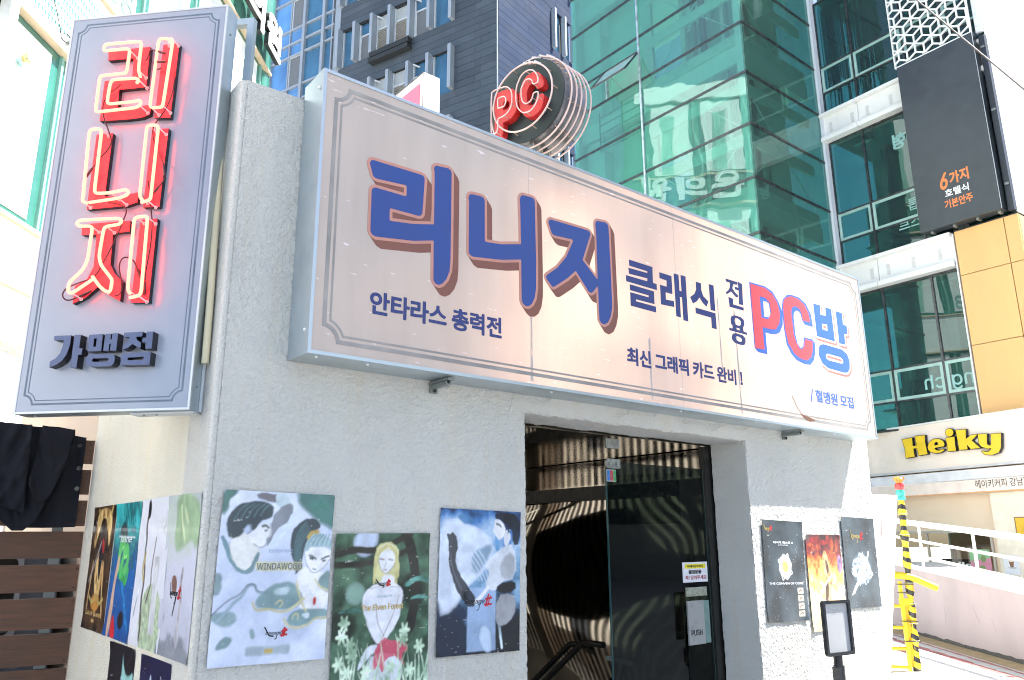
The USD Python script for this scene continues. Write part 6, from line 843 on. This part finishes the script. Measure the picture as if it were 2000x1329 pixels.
# ================================================================ sunlit white and green building on the left
lb = thing('white_green_building', 'sunlit white and pale green glass building on the left behind the neon blade sign', 'building', (-7.019, 1.865, 0), 49.46)
FILM = pm('white_window_film', (.80, .82, .81), .4, 0, .03, .8, coat=.3); TEALG = pm('teal_glass_border', (.05, .20, .16), .15, 0, .25, 1.2, coat=.6); CREAM = pm('cream_trim', (.66, .52, .36), .5, 0, .08, 3); PALW = pm('white_spandrel', (.80, .81, .80), .45, 0, .03, 1)
MARB = pm('white_marble', (.76, .72, .70), .5, 0, .06, 1.6, color2=(.80, .79, .78), detail=7)
put(lb, 'wall', bx(-4, 20.2, .25, 6, 0, 20.5), PALW); put(lb, 'base_wall', bx(-4, 20.2, .0, .24, 0, 5.15), MARB)
put(lb, 'stone_band', bx(-4, 20.2, -.02, -.001, 4.22, 4.36), pm('tan_stone_band', (.36, .30, .22), .7, 0, .3, 20))
VS = [-3.9, -1.6, .7, 3.0, 5.3, 7.6, 9.9, 11.25, 13.4, 15.5, 17.6, 19.7]
for za, zb in ((6.16, 9.24), (10.92, 14.72), (16.15, 19.6)):
    for i in range(len(VS)-1):
        if VS[i] < 4: continue
        p = put(lb, 'pane', bx(VS[i]+.03, VS[i+1]-.03, .10, .13, za, zb), TEALG)
        put(p, 'window_film', bx(VS[i]+.22, VS[i+1]-.24, .085, .0999, za+.14, zb-.12), FILM)
        if za > 10 and i > 7: put(p, 'door_leaf', bx(VS[i]+.9, VS[i]+1.5, .07, .0849, za+.2, zb-.6), pm('mint_pane', (.30, .56, .46), .2, 0, .3, .7, coat=.6))
    [put(lb, 'glazing_post', bx(v-.03, v+.03, .05, .14, za, zb), pm('pale_green_post', (.22, .42, .36), .4)) for v in VS if v > 3]
for za, zb in ((5.19, 6.09), (9.30, 10.86), (14.78, 16.08), (19.66, 20.4)): put(lb, 'spandrel', bx(-4, 20.2, .02, .24, za, zb), PALW if za < 14 or za > 19 else pm('green_sign_band', (.06, .20, .15), .3, 0, .2, 1))
for z in (5.16, 6.12, 9.27, 10.89, 14.75, 16.12): put(lb, 'trim', bx(-4, 20.25, -.06, .09, z-.03, z+.03), CREAM)
put(lb, 'corner_pier', bx(9.72, 9.90, -.10, .06, 5.2, 14.7), pm('grey_white_pier', (.62, .62, .60), .6)); put(lb, 'dark_bay', bx(4.0, 9.5, .06, .084, 8.0, 9.2), pm('deep_teal_pane', (.01, .10, .12), .1))
arr = []
for r in range(7):
    for c in range(24):
        x = 10.35+c*.085+.04*(r % 2); z = 10.62-r*.165; arr.append(flat(Point(x, z).buffer(.026, quad_segs=3).union(sbox(x-.011, z-.075, x+.011, z)), .02, .004))
put(lb, 'perforation', cat_(arr), pm('mint_cutout', (.09, .33, .28), .4), kind='stuff')
put(lb, 'rounded_corner', trimesh.creation.cylinder(.5, 15.2, sections=32).apply_translation([20.2, .5, 12.7]), TEALG, smooth=40)
for x0, ch in ((15.9, '은'), (17.35, '의'), (18.75, '원')): q = put(lb, 'sign_letter', flat(fit(ch, x0, x0+1.2, 14.87, 16.0, bold=4), -.25, .12), BLACK); put(q, 'letter_face', flat(fit(ch, x0, x0+1.2, 14.87, 16.0, bold=4), -.3705, .02), WHITE)
put(lb, 'sign_letter', flat(fit('o8', 12.15, 13.1, 11.2, 11.8, korean=False, bold=2), .08, .012), pm('grey_teal_print', (.22, .42, .40)))
bg = thing('yellow_ornament', 'small yellow bird-like ornament stuck on the sunlit window at upper left', 'ornament', (-7.019, 1.865, 0), 49.46)
orn = B([(10.28, 8.62), (10.33, 8.68), (10.36, 8.75), (10.38, 8.68), (10.50, 8.60), (10.40, 8.60), (10.35, 8.55)])
put(bg, 'body', flat(orn, .05, .03), pm('yellow_resin', (.62, .45, .14), .4)); put(bg, 'pin', rod((10.36, .08, 8.62), (10.36, .0, 8.62), .012, 6), STEEL)
put(bg, 'wing', flat(B([(10.25, 8.60), (10.31, 8.56), (10.33, 8.42), (10.24, 8.50), (10.20, 8.47)]), .06, .02), pm('teal_resin', (.2, .5, .44), .4))
cw = thing('coiled_wire', 'dark wire ending in a coil on the white spandrel beside the neon blade sign', 'wire', (-7.019, 1.865, 0), 49.46)
put(cw, 'lead', tube(chaikin([(9.95, -.02, 10.9), (10.2, -.02, 10.45), (10.5, -.02, 10.15), (10.75, -.02, 9.85), (10.92, -.02, 9.6), (10.97, -.02, 9.5)], 2), .008, 6), BLACK)
t = np.linspace(0, 15, 60); put(cw, 'coil', tube(np.c_[11.09+.12*np.cos(t), -.03-.001*t, 9.49+.085*np.sin(t+.5)], .006, 6), BLACK); put(cw, 'clip', bx(11.17, 11.21, -.05, .0, 9.42, 9.5), STEEL)
